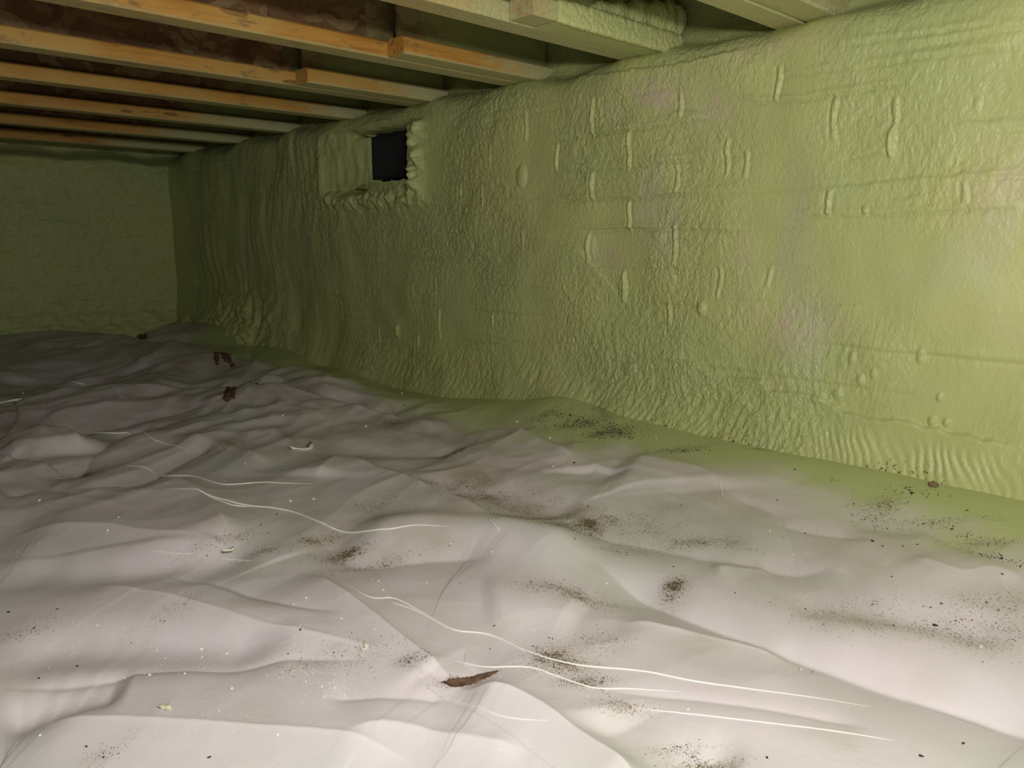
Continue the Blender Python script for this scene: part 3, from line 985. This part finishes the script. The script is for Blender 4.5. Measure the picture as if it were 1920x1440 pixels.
# thin stand-up pleats coloured whiter than the sheet as painted highlights: parts of the sheet
PLEATS = [
    ([(120, 714), (170, 724), (205, 734), (238, 748)], 0.0030),
    ([(130, 812), (200, 812), (250, 814), (300, 828), (355, 845)], 0.0022),
    ([(235, 873), (272, 877), (302, 892), (360, 893), (420, 909), (490, 906), (585, 908)], 0.0019),
    ([(310, 919), (355, 920), (400, 935), (460, 948), (540, 958), (600, 980), (650, 998), (720, 993), (780, 985), (845, 988)], 0.0017),
    ([(380, 930), (430, 948), (470, 952)], 0.0012),
    ([(622, 1078), (690, 1119), (740, 1122), (790, 1147), (850, 1180), (920, 1190), (1000, 1225), (1080, 1246), (1200, 1257), (1300, 1276), (1400, 1290), (1500, 1302), (1635, 1321)], 0.0013),
    ([(730, 1128), (780, 1145), (840, 1178)], 0.0008),
    ([(850, 1238), (910, 1250), (990, 1251), (1040, 1266), (1110, 1289), (1180, 1291), (1280, 1297)], 0.0011),
    ([(1180, 1326), (1290, 1338), (1420, 1352), (1560, 1368), (1680, 1388)], 0.0009),
    ([(830, 1306), (890, 1325), (950, 1345), (1030, 1352)], 0.0007),
    ([(415, 1047), (445, 1050), (472, 1052)], 0.0010),
    ([(915, 975), (930, 988), (938, 995)], 0.0018),
    ([(270, 1030), (330, 1036), (370, 1036)], 0.0008),
    ([(1350, 900), (1352, 918), (1356, 932)], 0.0015),
]


def tube(P, rad, k=6, flat=0.75):
    V = []
    F = []
    n = len(P)
    for i, p in enumerate(P):
        t = P[min(i + 1, n - 1)] - P[max(i - 1, 0)]
        t = t / (np.linalg.norm(t) + 1e-9)
        s = np.cross(t, [0, 0, 1.0])
        s = s / (np.linalg.norm(s) + 1e-9)
        u = np.cross(s, t)
        rr = rad * min(1.0, 0.15 + 4.0 * min(i, n - 1 - i) / n)
        for j in range(k):
            a = 2 * math.pi * j / k
            V.append(tuple(p + rr * (math.cos(a) * s + flat * math.sin(a) * u)))
    for i in range(n - 1):
        for j in range(k):
            F.append((i * k + j, i * k + (j + 1) % k, (i + 1) * k + (j + 1) % k, (i + 1) * k + j))
    F.append(tuple(range(k))[::-1])
    F.append(tuple((n - 1) * k + j for j in range(k)))
    return V, F


for pts, rad in PLEATS:
    P = F2(smooth_pts(pts, 10))
    pp = smooth_pts(pts, 10)
    zz = np.zeros(len(pp))
    for _ in range(4):
        P = np.array([on_floor(a_[0], a_[1], z_)[:2] for a_, z_ in zip(pp, zz)])
        z1_ = sheet_zs(P[:, 0], P[:, 1])
        zz = 0.4 * zz + 0.6 * np.convolve(np.pad(z1_, 3, 'edge'), np.ones(7) / 7, 'valid')
    z1_ = sheet_zs(P[:, 0], P[:, 1])
    rad *= 1.35
    P3 = np.column_stack([P, np.maximum(z1_, np.convolve(np.pad(z1_, 2, 'edge'), np.ones(5) / 5, 'valid')) + rad * 0.3])
    link('pleat', py_mesh('pleat', [tube(P3, rad)], True), M_PLEAT, parent=sheet, label='thin upright white pleat line')

# ------------------------------------------------------------------ floor joists (I-section)
ZB, ZT = 1.200, 1.500
FW, FH = 0.088, 0.052


def joist_meshes(x0, x1, tag):
    V, F = box_data(x0, x1, 0, FW, ZB, ZB + FH, 0.006)
    # break the long run so the edge can waver slightly
    bf = py_mesh('bottom_flange' + tag, [(V, F)])
    wb = py_mesh('web' + tag, [box_data(x0 + 0.004, x1, FW / 2 - 0.006, FW / 2 + 0.006, ZB + FH - 0.004, ZT - FH + 0.004)])
    tf = py_mesh('top_flange' + tag, [box_data(x0, x1, 0, FW, ZT - FH, ZT, 0.006)])
    return bf, wb, tf


XJ0, XJ1 = XL - 0.05, D + 0.13
main_m = joist_meshes(XJ0, XJ1, '')
lap_m = joist_meshes(1.47, XJ1, '_lap')
for ms in (main_m, lap_m):
    ms[0].materials.append(M_WOOD)
    ms[1].materials.append(M_WEB)
    ms[2].materials.append(M_WOOD)


def joist(ms, y, label, spray, group, rz=0.0):
    o = link('floor_joist', None, None, label=label, cat='joist', group=group)
    o.location = (0, y, 0)
    o.rotation_euler = (0, 0, rz)
    for nm, me in zip(('bottom_flange', 'web', 'top_flange'), ms):
        c = link(nm, me, None, parent=o)
        c['spray_start'] = float(spray)
    return o


G1, G2 = 'long floor joists under the subfloor', 'short lapped joists beside the long ones'
joist(main_m, -1.02, 'floor joist farthest behind the camera, dusty pine flange', 1.6, G1)
joist(main_m, -0.10, 'floor joist just over the camera, plain pine flange', 1.4, G1)
joist(main_m, 0.50, 'floor joist over the near end of the foamed wall, green misted flange', 1.2, G1)
joist(main_m, 1.066, 'long joist, nearest in the picture, green misted underside over the near wall', 0.9, G1)
joist(main_m, 1.590, 'long joist behind the heavily foamed short joist, underside pale tan', 1.2, G1)
joist(main_m, 2.158, 'long pine joist with round knot and reddish board web, its right end lapped', 1.85, G1)
joist(main_m, 2.768, 'second long orange pine joist from the vent side, lapped by a grained block end', 1.90, G1)
joist(main_m, 3.320, 'long joist reaching the wall just above the black vent', 1.80, G1)
joist(main_m, 3.950, 'long thin-looking joist meeting the wall left of the vent', 1.55, G1)
joist(main_m, 4.600, 'second-farthest long joist before the far wall', 1.55, G1)
joist(main_m, 5.250, 'farthest long joist, right in front of the far wall', 1.45, G1)
joist(lap_m, 0.972, 'short lapped joist at the picture top right with a dark gap beside it', 0.9, G2)
joist(lap_m, 1.497, 'short lapped joist thickly coated with pebbly green foam', 1.35, G2)
joist(lap_m, 2.066, 'short lapped joist with yellow pine flange and greenish web', 1.85, G2)
joist(lap_m, 2.676, 'short lapped joist with cathedral grain near its square end', 1.80, G2)

# ------------------------------------------------------------------ ceiling deck: separate sheets
ceil = link('ceiling', None, None, kind='structure')
cy = YB - 0.1
k = 0
while cy < YFAR + 0.1:
    cx = XL - 0.1 - (0.6 if k % 2 else 0)
    while cx < D + 0.14:
        xa, xb = max(cx, XL - 0.1), min(cx + 2.44, D + 0.16)
        if xb - xa > 0.05:
            ya, yb = cy + 0.0015, min(cy + 1.22, YFAR + 0.15) - 0.0015
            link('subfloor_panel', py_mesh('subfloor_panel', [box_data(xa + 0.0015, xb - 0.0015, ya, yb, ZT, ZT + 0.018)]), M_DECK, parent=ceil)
        cx += 2.44
    cy += 1.22
    k += 1
# cap above the deck so that no sky shows through the joints
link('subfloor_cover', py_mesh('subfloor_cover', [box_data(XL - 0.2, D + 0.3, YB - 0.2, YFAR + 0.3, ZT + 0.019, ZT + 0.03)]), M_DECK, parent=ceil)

# rough foam bead over the near lapped joist where it meets the wall


def bead(name, P0, P1, r0, r1, seed, mat, flat=1.0, n=90, k=18, **kw):
    P0 = np.array(P0)
    P1 = np.array(P1)
    t = (P1 - P0) / np.linalg.norm(P1 - P0)
    s = np.cross(t, [0, 0, 1.0])
    s /= np.linalg.norm(s)
    u = np.cross(s, t)
    q = np.linspace(0, 1, n)[:, None]
    a = np.linspace(0, 2 * np.pi, k, endpoint=False)[None, :]
    rr = (r0 + (r1 - r0) * q) * (1 + 0.35 * perlin(q * 9 + 0 * a, np.cos(a) * 1.3 + 0 * q, seed) + 0.22 * perlin(q * 30 + 0 * a, np.cos(a) * 3 + np.sin(a) + 0 * q, seed + 1))
    rr = rr * np.clip(np.sqrt(q / 0.08 + 0.02), 0, 1)
    c = P0 + q[..., None] * (P1 - P0)
    V = c + (rr * np.cos(a))[..., None] * s + (rr * flat * np.sin(a))[..., None] * u
    i = np.arange(n - 1)[:, None] * k + np.arange(k)[None, :]
    j = np.arange(n - 1)[:, None] * k + (np.arange(k)[None, :] + 1) % k
    Fq = np.stack([i, j, j + k, i + k], -1).reshape(-1, 4)
    return link(name, np_mesh(name, V.reshape(-1, 3), Fq, {'peb': np.full(n * k, 0.7), 'gap_shade': np.zeros(n * k), 'dirt': np.zeros(n * k)}), mat, **kw)


def coating(parent, x0, x1, y0, y1, seed, amp, name='foam_coating', th=0.004):
    """pebbly foam skin wrapped round the front and underside of a flange, local coordinates of the joist"""
    n = int((x1 - x0) / 0.003)
    path = [(y1, ZB - 0.0005), (y0 + 0.004, ZB - 0.0005), (y0 - 0.0005, ZB + 0.004), (y0 - 0.0005, ZB + FH - 0.004), (y0 + 0.004, ZB + FH + 0.001), (y0 + 0.036, ZB + FH + 0.002)]
    path = np.array(path)
    arc = np.concatenate([[0], np.cumsum(np.hypot(*np.diff(path, axis=0).T))])
    t = np.arange(0, arc[-1], 0.003)
    py_, pz_ = np.interp(t, arc, path[:, 0]), np.interp(t, arc, path[:, 1])
    ty, tz = np.gradient(py_), np.gradient(pz_)
    L = np.hypot(ty, tz)
    ny, nz = -tz / L, ty / L
    ny, nz = -np.abs(ny), np.where(pz_ > ZB + FH * .5, np.abs(nz), -np.abs(nz))
    X = np.linspace(x0, x1, n)
    XX, TT = np.meshgrid(X, t)
    f = (sstep(x0, x0 + 0.15 * (x1 - x0), XX) * 0.6 + 0.4 * sstep(x0, x0 + .012, XX))
    front = sstep(arc[1] - 0.01, arc[1] + 0.004, TT)
    d_ = f * (th * (0.3 + 0.7 * front) + amp * front * (0.6 + ridged(XX * 70, TT * 90, seed, 2) * 0.5 + 0.7 * perlin(XX * 60, TT * 60, seed + 3)))
    d_ = np.maximum(d_, 0.0006)
    V = np.stack([XX, py_[:, None] + ny[:, None] * d_, pz_[:, None] + nz[:, None] * d_], -1).reshape(-1, 3)
    me = np_mesh(name, V, grid_faces(len(t), n), {'gap_shade': np.zeros(n * len(t)), 'dirt': np.zeros(n * len(t)), 'tan': np.zeros(n * len(t))})
    return link(name, me, M_RFOAM, parent=parent, label='pebbly green foam skin')


_lap = [o for o in COL.objects if o.get('category') == 'joist']
for o in _lap:
    yl = round(o.location.y, 3)
    if abs(yl - 1.497) < 0.002:
        coating(o, 1.56, 2.11, 0.0, FW, 21, 0.0032)
        bead('foam_bead', (1.72, 0.030, ZB + FH + 0.018), (2.12, 0.030, ZB + FH + 0.05), 0.012, 0.045, 31, M_FOAM, 1.2, parent=o, label='lumpy foam bead against the web')

# ------------------------------------------------------------------ crawl space vent
vent = link('foundation_vent', None, None, label='black louvred foundation vent set in the green foamed wall', cat='vent')
XV = D + 0.085
_c = [on_wall(697, 257, XV), on_wall(701, 337, XV), on_wall(773, 238, XV), on_wall(775, 330, XV)]
vy0 = min(_c[2][1], _c[3][1]) - 0.09
vy1 = (_c[0][1] + _c[1][1]) / 2
vz0 = (_c[1][2] + _c[3][2]) / 2
vz1 = (_c[0][2] + _c[2][2]) / 2
vent.location = (XV, (vy0 + vy1) / 2, vz0)


def vpart(name, parts, mat, **kw):
    me = py_mesh(name, parts)
    me.transform(__import__('mathutils').Matrix.Translation((-XV, -(vy0 + vy1) / 2, -vz0)))
    return link(name, me, mat, parent=vent, **kw)


vpart('back_plate', [box_data(XV + 0.05, XV + 0.055, vy0 - 0.01, vy1 + 0.01, vz0 - 0.01, vz1 + 0.01)], M_DARK)
fr = 0.012
vpart('frame', [box_data(XV - 0.004, XV + 0.05, vy0, vy0 + fr, vz0, vz1), box_data(XV - 0.004, XV + 0.05, vy1 - fr * .5, vy1, vz0, vz1),
                box_data(XV - 0.004, XV + 0.05, vy0, vy1, vz0, vz0 + fr * .6), box_data(XV - 0.004, XV + 0.05, vy0, vy1, vz1 - fr * 1.6, vz1)], M_BLACK)
for i in range(6):
    z = vz0 + 0.012 + (vz1 - vz0 - 0.03) * (i + 0.5) / 6
    V = [(XV + 0.012, vy0, z - 0.011), (XV + 0.014, vy0, z - 0.013), (XV + 0.040, vy0, z + 0.011), (XV + 0.038, vy0, z + 0.013)]
    V += [(x, vy1, zz) for x, _, zz in V]
    vpart('louver', [(V, [(0, 1, 2, 3), (7, 6, 5, 4), (0, 4, 5, 1), (1, 5, 6, 2), (2, 6, 7, 3), (3, 7, 4, 0)])], M_BLACK)
wires = []
nw = 44
for i in range(nw):
    y = vy0 + (vy1 - vy0) * (i + 0.5) / nw
    wires.append(box_data(XV, XV + 0.0012, y - 0.0007, y + 0.0007, vz0, vz1))
nh = 24
for i in range(nh):
    z = vz0 + (vz1 - vz0) * (i + 0.5) / nh
    wires.append(box_data(XV - 0.0008, XV + 0.0004, vy0, vy1, z - 0.0007, z + 0.0007))
vpart('insect_screen', wires, simple('dark_screen_wire', (0.07, 0.07, 0.075), 0.4, 0.6), kind='stuff')


# foam lined reveal of the opening: belongs to the wall
def reveal():
    pts = [(VY0 - 0.02, VZ0 - 0.014), (vy1 + 0.004, VZ0 + 0.0), (vy1 + 0.004, VZ1 + 0.012), (VY0 - 0.02, VZ1 + 0.012)]
    dense = []
    for i in range(4):
        a = np.array(pts[i])
        b = np.array(pts[(i + 1) % 4])
        for q in np.linspace(0, 1, 40, endpoint=False):
            dense.append(a + (b - a) * q)
    dense = np.array(dense)
    n = len(dense)
    dep = np.linspace(-0.012, 0.145, 14)
    V = []
    cyy, czz = (VY0 + VY1) / 2, (VZ0 + VZ1) / 2
    for k_, dx in enumerate(dep):
        w_ = 0.006 * perlin(dense[:, 0] * 14 + dx * 30, dense[:, 1] * 14 + dx * 9, 131)
        dirv = dense - [cyy, czz]
        dirv = dirv / np.linalg.norm(dirv, axis=1)[:, None]
        o = (0.03 * max(0, (0.02 - dx) / 0.03) ** 1.5) + w_
        P = dense + dirv * o[:, None]
        farside = sstep(vy1 - 0.012, vy1 - 0.002, dense[:, 0])
        dd = np.where(farside > 0.5, max(dx, 0.068 + 0.001 * k_), dx)
        P = dense + dirv * (o * (1 - farside) + w_ * 0.3 * farside)[:, None]
        V.append(np.column_stack([D + dd, P]))
    V = np.concatenate(V)
    i = np.arange(len(dep) - 1)[:, None] * n + np.arange(n)[None, :]
    j = np.arange(len(dep) - 1)[:, None] * n + (np.arange(n)[None, :] + 1) % n
    Fq = np.stack([i, j, j + n, i + n], -1).reshape(-1, 4)
    return link('vent_reveal', np_mesh('vent_reveal', V, Fq, {'peb': np.full(len(V), 0.7), 'gap_shade': np.zeros(len(V)), 'dirt': np.zeros(len(V))}), M_FOAM, parent=wall_right)


reveal()


# ------------------------------------------------------------------ small loose things
def lump_mesh(name, r, sub=2, seed=0, flat=0.6, amp=0.3):
    import bmesh
    bm = bmesh.new()
    bmesh.ops.create_icosphere(bm, subdivisions=sub, radius=1.0)
    rs = random.Random(seed)
    ph = [rs.uniform(0, 6) for _ in range(6)]
    for v in bm.verts:
        x, y, z = v.co
        f = 1 + amp * (math.sin(3 * x + ph[0]) * math.cos(2.5 * y + ph[1]) + 0.5 * math.sin(5 * z + ph[2] + 3 * y))
        v.co = Vector((x * f * r * (1 + 0.4 * math.sin(ph[3])), y * f * r, z * f * r * flat))
    me = bpy.data.meshes.new(name)
    bm.to_mesh(me)
    bm.free()
    return me


def put(name, me, mat, x, y, label, cat, group=None, lift=0.3, rz=0.0, h=0.003):
    P = on_floor(x, y)
    P[0] = min(P[0], D - 0.06)
    # one correction step for the height of the sheet
    for _ in range(3):
        z = sheet_z(P[0], P[1])
        P = on_floor(x, y, z)
        P[0] = min(P[0], D - 0.06)
    o = link(name, me, mat, label=label, cat=cat, group=group)
    o.location = (P[0], P[1], z + h * lift)
    o.rotation_euler = (0, 0, rz)
    return o


put('stone', lump_mesh('stone', 0.011, 3, 3, 0.7, 0.18), M_STONE, 1757, 907, 'round brown stone lying against the foot of the right foamed wall', 'stone', h=0.011)
put('foam_scrap', lump_mesh('foam_scrap', 0.0085, 3, 5, 0.30, 0.35), M_YELLOW, 311, 1328, 'flat yellowish foam scrap alone on the near left sheet', 'foam scrap', h=0.0085)


def flake(L, Wd, th, seed):
    rs = random.Random(seed)
    n = 9
    V = []
    F = []
    for i in range(n):
        q = i / (n - 1)
        wv = Wd * math.sin(math.pi * (0.08 + 0.84 * q)) * (0.8 + 0.3 * rs.random())
        zc = 0.35 * Wd * math.sin(5 * q + seed)
        yc = 0.4 * Wd * math.sin(3.5 * q + seed)
        x = (q - 0.5) * L
        V += [(x, yc - wv / 2, zc * 0.3), (x, yc + wv / 2, zc), (x, yc + wv / 2, zc + th), (x, yc - wv / 2, zc * 0.3 + th)]
    for i in range(n - 1):
        a = i * 4
        for j in range(4):
            F.append((a + j, a + (j + 1) % 4, a + 4 + (j + 1) % 4, a + 4 + j))
    F.append((3, 2, 1, 0))
    F.append((n * 4 - 4, n * 4 - 3, n * 4 - 2, n * 4 - 1))
    return py_mesh('foam_sliver', [(V, F)], True)


put('foam_sliver', flake(0.075, 0.034, 0.003, 2), M_CRUMB, 566, 840, 'pale curled sliver of foam on the sheet left of centre below the vent', 'foam scrap', rz=0.5, h=0.006)
put('foam_sliver', flake(0.11, 0.028, 0.005, 5), M_CRUMB, 26, 754, 'thin pale sliver at the left edge of the picture on the sheet', 'foam scrap', rz=-0.7, h=0.006)
put('foam_sliver', flake(0.010, 0.003, 0.001, 4), M_CRUMB, 292, 1219, 'tiny upright white sliver on the near left sheet', 'foam scrap', rz=1.2, h=0.002)
put('foam_sliver', flake(0.022, 0.010, 0.003, 8), M_CRUMB, 428, 1032, 'small white scrap at the tip of a long crease left of centre', 'foam scrap', rz=0.4, h=0.003)
put('foam_sliver', flake(0.020, 0.008, 0.002, 9), M_CRUMB, 682, 1214, 'crumpled white wisp left of the brown dirt at the fold tip', 'foam scrap', rz=0.9, h=0.002)

# pale crumbs one can count
crumb = lump_mesh('foam_crumb', 0.0042, 1, 9, 0.7, 0.25)
crumb.materials.append(M_CRUMB)
CR = [(175, 829, 3.2), (41, 833, 3.0), (160, 873, 2.4), (79, 741, 2.6), (43, 738, 2.2), (74, 939, 1.6), (201, 995, 1.6), (545, 940, 1.8), (588, 936, 1.4), (686, 800, 2.6), (970, 791, 2.0), (965, 807, 1.8),
      (1031, 822, 1.9), (1036, 875, 1.6), (378, 1217, 1.0), (378, 1232, .9), (425, 1226, .9), (346, 1263, .9), (435, 1291, .9), (280, 1266, 1.0), (233, 1271, .8), (183, 1174, 1.2), (550, 1133, .9),
      (574, 1121, .9), (603, 1287, .8), (628, 1290, .8), (607, 1306, .8), (520, 1378, .8), (753, 738, 2.2), (622, 724, 2.6), (718, 1107, 1.0), (710, 1090, .9), (922, 1035, 1.0), (800, 1093, .9),
      (1138, 1095, 1.0), (1443, 996, 1.2), (1840, 1213, 1.2), (1487, 1040, 1.0), (1606, 1227, .8), (222, 970, 1.2), (1230, 822, 1.4), (390, 1040, 1.0), (75, 1379, .8), (530, 780, 2.0), (460, 870, 1.5),
      (1290, 1330, .8), (1000, 1180, .8), (640, 1160, .8), (702, 1180, .8), (845, 1020, .9)]
for i, (x, y, s) in enumerate(CR):
    o = put('foam_crumb', crumb, None, x, y, 'tiny pale foam crumb scattered on the white ground sheet', 'foam crumb', 'pale foam crumbs scattered on the sheet', rz=i * 1.7, h=0.003 * s)
    o.scale = (s * .6,) * 3
speck = lump_mesh('dirt_crumb', 0.0038, 1, 19, 0.55, 0.3)
speck.materials.append(M_CHIP)
DK = [(1077, 868, 1.6), (1079, 1011, .9), (1102, 950, 1.2), (926, 1174, .7), (1000, 1212, .7), (1036, 1198, .7), (1030, 1196, .7), (928, 1173, .6), (64, 1178, 1.0), (108, 1142, .9), (16, 1148, 1.3), (563, 1181, 1.1),
      (300, 1179, .9), (145, 1249, .9), (73, 1272, .9), (393, 1420, .9), (162, 1400, .8), (194, 1420, .8), (104, 1288, .9), (1727, 1418, 1.2), (1438, 1421, .8), (1806, 1394, 1.0), (1753, 1173, 1.7), (1636, 1015, 1.6),
      (1702, 942, 1.1), (1813, 957, 1.2), (1879, 1077, 1.2), (1457, 938, 1.0), (1510, 1000, 1.0), (1510, 1142, .8), (1672, 1081, .9), (1765, 1132, 1.0), (1850, 1130, 1.0), (1792, 1164, .9), (1648, 1215, .7),
      (1378, 1112, .8), (1601, 945, 1.1), (1714, 1273, .7), (1737, 1292, .7), (1523, 1260, .6), (1602, 1244, .6), (757, 760, 1.8), (1745, 1139, .8), (1263, 1063, .9), (760, 865, 1.1), (655, 1110, .8),
      (519, 965, 1.1), (489, 984, 1.0), (863, 1093, .6), (919, 1217, .6), (540, 1226, .7), (1560, 900, 1.1), (1490, 880, 1.2), (1655, 1024, 1.0), (1693, 1024, 1.0), (1720, 1021, 1.0)]
for i, (x, y, s) in enumerate(DK):
    o = put('dirt_crumb', speck, None, x, y, 'single dark dirt crumb on the white ground sheet', 'dirt crumb', 'dark dirt crumbs on the sheet', rz=i * 2.1, h=0.002 * s)
    o.scale = (s * .75, s * .5, s * .5)


# loose grains: uncountable, one object per look
def grains(name, spots, mat, label, size, seed):
    rs = np.random.default_rng(seed)
    xs = []
    ys = []
    ss = []
    for x, y, ra, rb, n, sk in spots:
        P = on_floor(x, y)
        dist = math.hypot(P[0], P[1])
        ux, uy = P[0] / dist, P[1] / dist
        u = rs.normal(0, ra * 0.55, n)
        v = rs.normal(0, rb * 0.55, n) + sk * u
        xs.append(P[0] + u * uy + v * ux)
        ys.append(P[1] - u * ux + v * uy)
        ss.append(np.full(n, math.sqrt(dist)))
    X = np.concatenate(xs)
    Y = np.concatenate(ys)
    S = np.concatenate(ss)
    ok = X < D - 0.03
    X, Y, S = X[ok], Y[ok], S[ok]
    Z = sheet_zs(X, Y)
    n = len(X)
    sz = size * S * rs.lognormal(0, 0.35, n)
    a = rs.uniform(0, 6.28, n)
    oct_ = np.array([(1, 0, 0), (0, .7, 0), (-1, 0, 0), (0, -.7, 0), (0, 0, .7), (0, 0, -.5)])
    ca, sa = np.cos(a)[:, None], np.sin(a)[:, None]
    vx = (oct_[None, :, 0] * ca - oct_[None, :, 1] * sa) * sz[:, None] + X[:, None]
    vy = (oct_[None, :, 0] * sa + oct_[None, :, 1] * ca) * sz[:, None] + Y[:, None]
    vz = oct_[None, :, 2] * sz[:, None] + Z[:, None] + 0.2 * sz[:, None]
    V = np.stack([vx, vy, vz], -1).reshape(-1, 3)
    tri = np.array([(0, 1, 4), (1, 2, 4), (2, 3, 4), (3, 0, 4), (1, 0, 5), (2, 1, 5), (3, 2, 5), (0, 3, 5)])
    F = (tri[None] + (np.arange(n) * 6)[:, None, None]).reshape(-1, 3)
    return link(name, np_mesh(name, V, F, smooth=False), mat, label=label, cat='dirt', kind='stuff')


SP = []
for x, y, ra, rb, st in DIRT:
    SP.append((x, y, ra, rb, int(1500 * st * min(1, (ra * rb) / 0.004 + .35)), 0.25))
PATHS = [([(560, 1010), (600, 1016), (625, 1033), (645, 1044), (690, 1050), (750, 1048)], .008, 260), ([(700, 1050), (800, 1046), (900, 1035)], .010, 60),
         ([(1240, 1008), (1300, 1003), (1360, 1012), (1430, 1022)], .008, 200), ([(748, 1232), (770, 1252), (800, 1272), (840, 1282)], .006, 120), ([(1000, 1205), (1040, 1228), (1070, 1250), (1100, 1272), (1130, 1292)], .010, 260),
         ([(1290, 1395), (1320, 1412), (1350, 1432), (1380, 1450)], .006, 300), ([(1130, 1292), (1170, 1318), (1230, 1330)], .012, 70), ([(800, 918), (850, 912), (900, 920), (940, 935)], .018, 220),
         ([(960, 945), (1040, 965), (1140, 955), (1200, 965)], .03, 160), ([(1640, 985), (1720, 1000), (1800, 1035), (1880, 1062)], .008, 150), ([(1450, 1120), (1560, 1150), (1700, 1170), (1900, 1200)], .05, 320),
         ([(1560, 920), (1620, 960), (1680, 975)], .02, 90), ([(250, 1030), (330, 1028), (430, 1030)], .010, 90), ([(140, 880), (160, 873)], .02, 40), ([(430, 847), (470, 856)], .02, 50)]
for pts, w_, n_ in PATHS:
    q = smooth_pts(pts, 6)
    for x, y in q:
        SP.append((x, y, w_, w_, max(3, n_ // len(q)), 0.0))
grains('dirt_grains', SP, M_GRAIN, 'fine brown dirt grains drifted in the hollows of the ground sheet', 0.00055, 5)
GS = [(1105, 818, .14, .03, 260, -.25), (1060, 806, .12, .03, 160, -.25), (1150, 832, .08, .03, 200, -.1), (1130, 800, .05, .03, 40, 0), (1270, 862, .10, .02, 60, -.1), (1460, 868, .10, .02, 50, -.3),
      (1560, 876, .10, .015, 60, -.3), (1680, 905, .08, .012, 40, -.3), (1700, 950, .06, .03, 60, -.2), (1640, 975, .05, .06, 60, -.2), (1800, 1010, .12, .02, 60, -.4), (1870, 1060, .06, .02, 60, -.4),
      (860, 852, .05, .03, 60, 0), (1480, 852, .05, .012, 40, 0), (1520, 855, .04, .012, 30, 0)]
grains('dark_specks', GS, M_CHIP, 'dark green-brown specks lying along the foot of the right wall', 0.0011, 6)
WS = [(600, 1260, .06, .05, 120, 0), (640, 1290, .05, .03, 60, 0), (560, 1210, .06, .05, 40, 0), (350, 1240, .12, .06, 60, 0), (400, 1370, .1, .02, 60, 0), (200, 1180, .12, .06, 50, 0), (700, 1120, .1, .06, 40, 0),
      (1100, 985, .05, .04, 60, .2), (1050, 1245, .05, .03, 70, .2), (1330, 1420, .04, .012, 60, .2), (1180, 1330, .05, .02, 50, 0), (860, 925, .12, .05, 50, 0), (1500, 1150, .25, .12, 60, 0), (400, 950, .4, .3, 60, 0)]
grains('white_flecks', WS, M_CRUMB, 'fine white flecks sprinkled over the near part of the ground sheet', 0.00075, 8)


# brown soil showing where the sheet gapes
def soil_patch(pts, label, h=0.003):
    out = []
    for x, y in pts:
        p = on_floor(x, y)
        for _ in range(3):
            p = on_floor(x, y, sheet_z(p[0], p[1]))
        out.append(p[:2])
    P = np.array(out)
    lo, hi = P.min(0), P.max(0)
    step = max(hi - lo) / 46
    gx = np.arange(lo[0] - step, hi[0] + step, step)
    gy = np.arange(lo[1] - step, hi[1] + step, step)
    GX, GY = np.meshgrid(gx, gy)
    cx = (GX[:-1, :-1] + step / 2).ravel()
    cyy = (GY[:-1, :-1] + step / 2).ravel()
    ins = np.zeros(cx.shape, bool)
    n = len(P)
    for i in range(n):
        x1_, y1_ = P[i]
        x2_, y2_ = P[(i + 1) % n]
        c = ((y1_ > cyy) != (y2_ > cyy)) & (cx < (x2_ - x1_) * (cyy - y1_) / (y2_ - y1_ + 1e-12) + x1_)
        ins ^= c
    zz = sheet_zs(GX, GY) + h
    V = np.stack([GX, GY, zz], -1).reshape(-1, 3)
    V, Fq, _ = compact(V, grid_faces(len(gy), len(gx), ins), {})
    # thin body: the rim is pulled down into the sheet
    bottom = V.copy()
    bottom[:, 2] -= h + 0.02
    V2 = np.concatenate([V, bottom])
    cnt = {}
    for q in Fq:
        for i in range(4):
            e = (int(q[i]), int(q[(i + 1) % 4]))
            cnt[tuple(sorted(e))] = None if tuple(sorted(e)) in cnt else e
    side = [(a_, a_ + len(V), b_ + len(V), b_) for e in cnt.values() if e for a_, b_ in [e]]
    F2_ = np.concatenate([Fq, np.array(side, int).reshape(-1, 4)])
    return link('soil_patch', np_mesh('soil_patch', V2, F2_), M_SOIL, label=label, cat='soil')


def dens(pts, j=1.2, seed=1):
    S = smooth_pts(pts + [pts[0]], 5)[:-1]
    rs = np.random.default_rng(seed)
    return [tuple(p) for p in S + rs.normal(0, j, S.shape) * 0.5]


soil_patch(dens([(414, 751), (428, 738), (445, 733), (470, 731), (450, 736), (438, 744), (440, 752)]), 'curved brown soil patch left of centre in the far sheet', 0.004)
soil_patch(dens([(457, 729), (462, 721), (478, 719), (486, 722), (476, 728)]), 'small brown soil patch right behind the curved one', 0.004)
soil_patch(dens([(828, 1280), (850, 1274), (880, 1270), (915, 1261), (935, 1259), (912, 1272), (880, 1284), (850, 1288)], 0.8), 'brown soil wedge at the tip of the near central fold', 0.0010)
soil_patch(dens([(402, 671), (420, 673), (432, 681), (438, 686), (420, 684)]), 'dark soil slit in the far part of the sheet near the corner', 0.005)
soil_patch(dens([(247, 616), (256, 622), (262, 632), (278, 640), (262, 638), (250, 630)]), 'dark soil slit close to the far wall', 0.006)
print('BUILT')
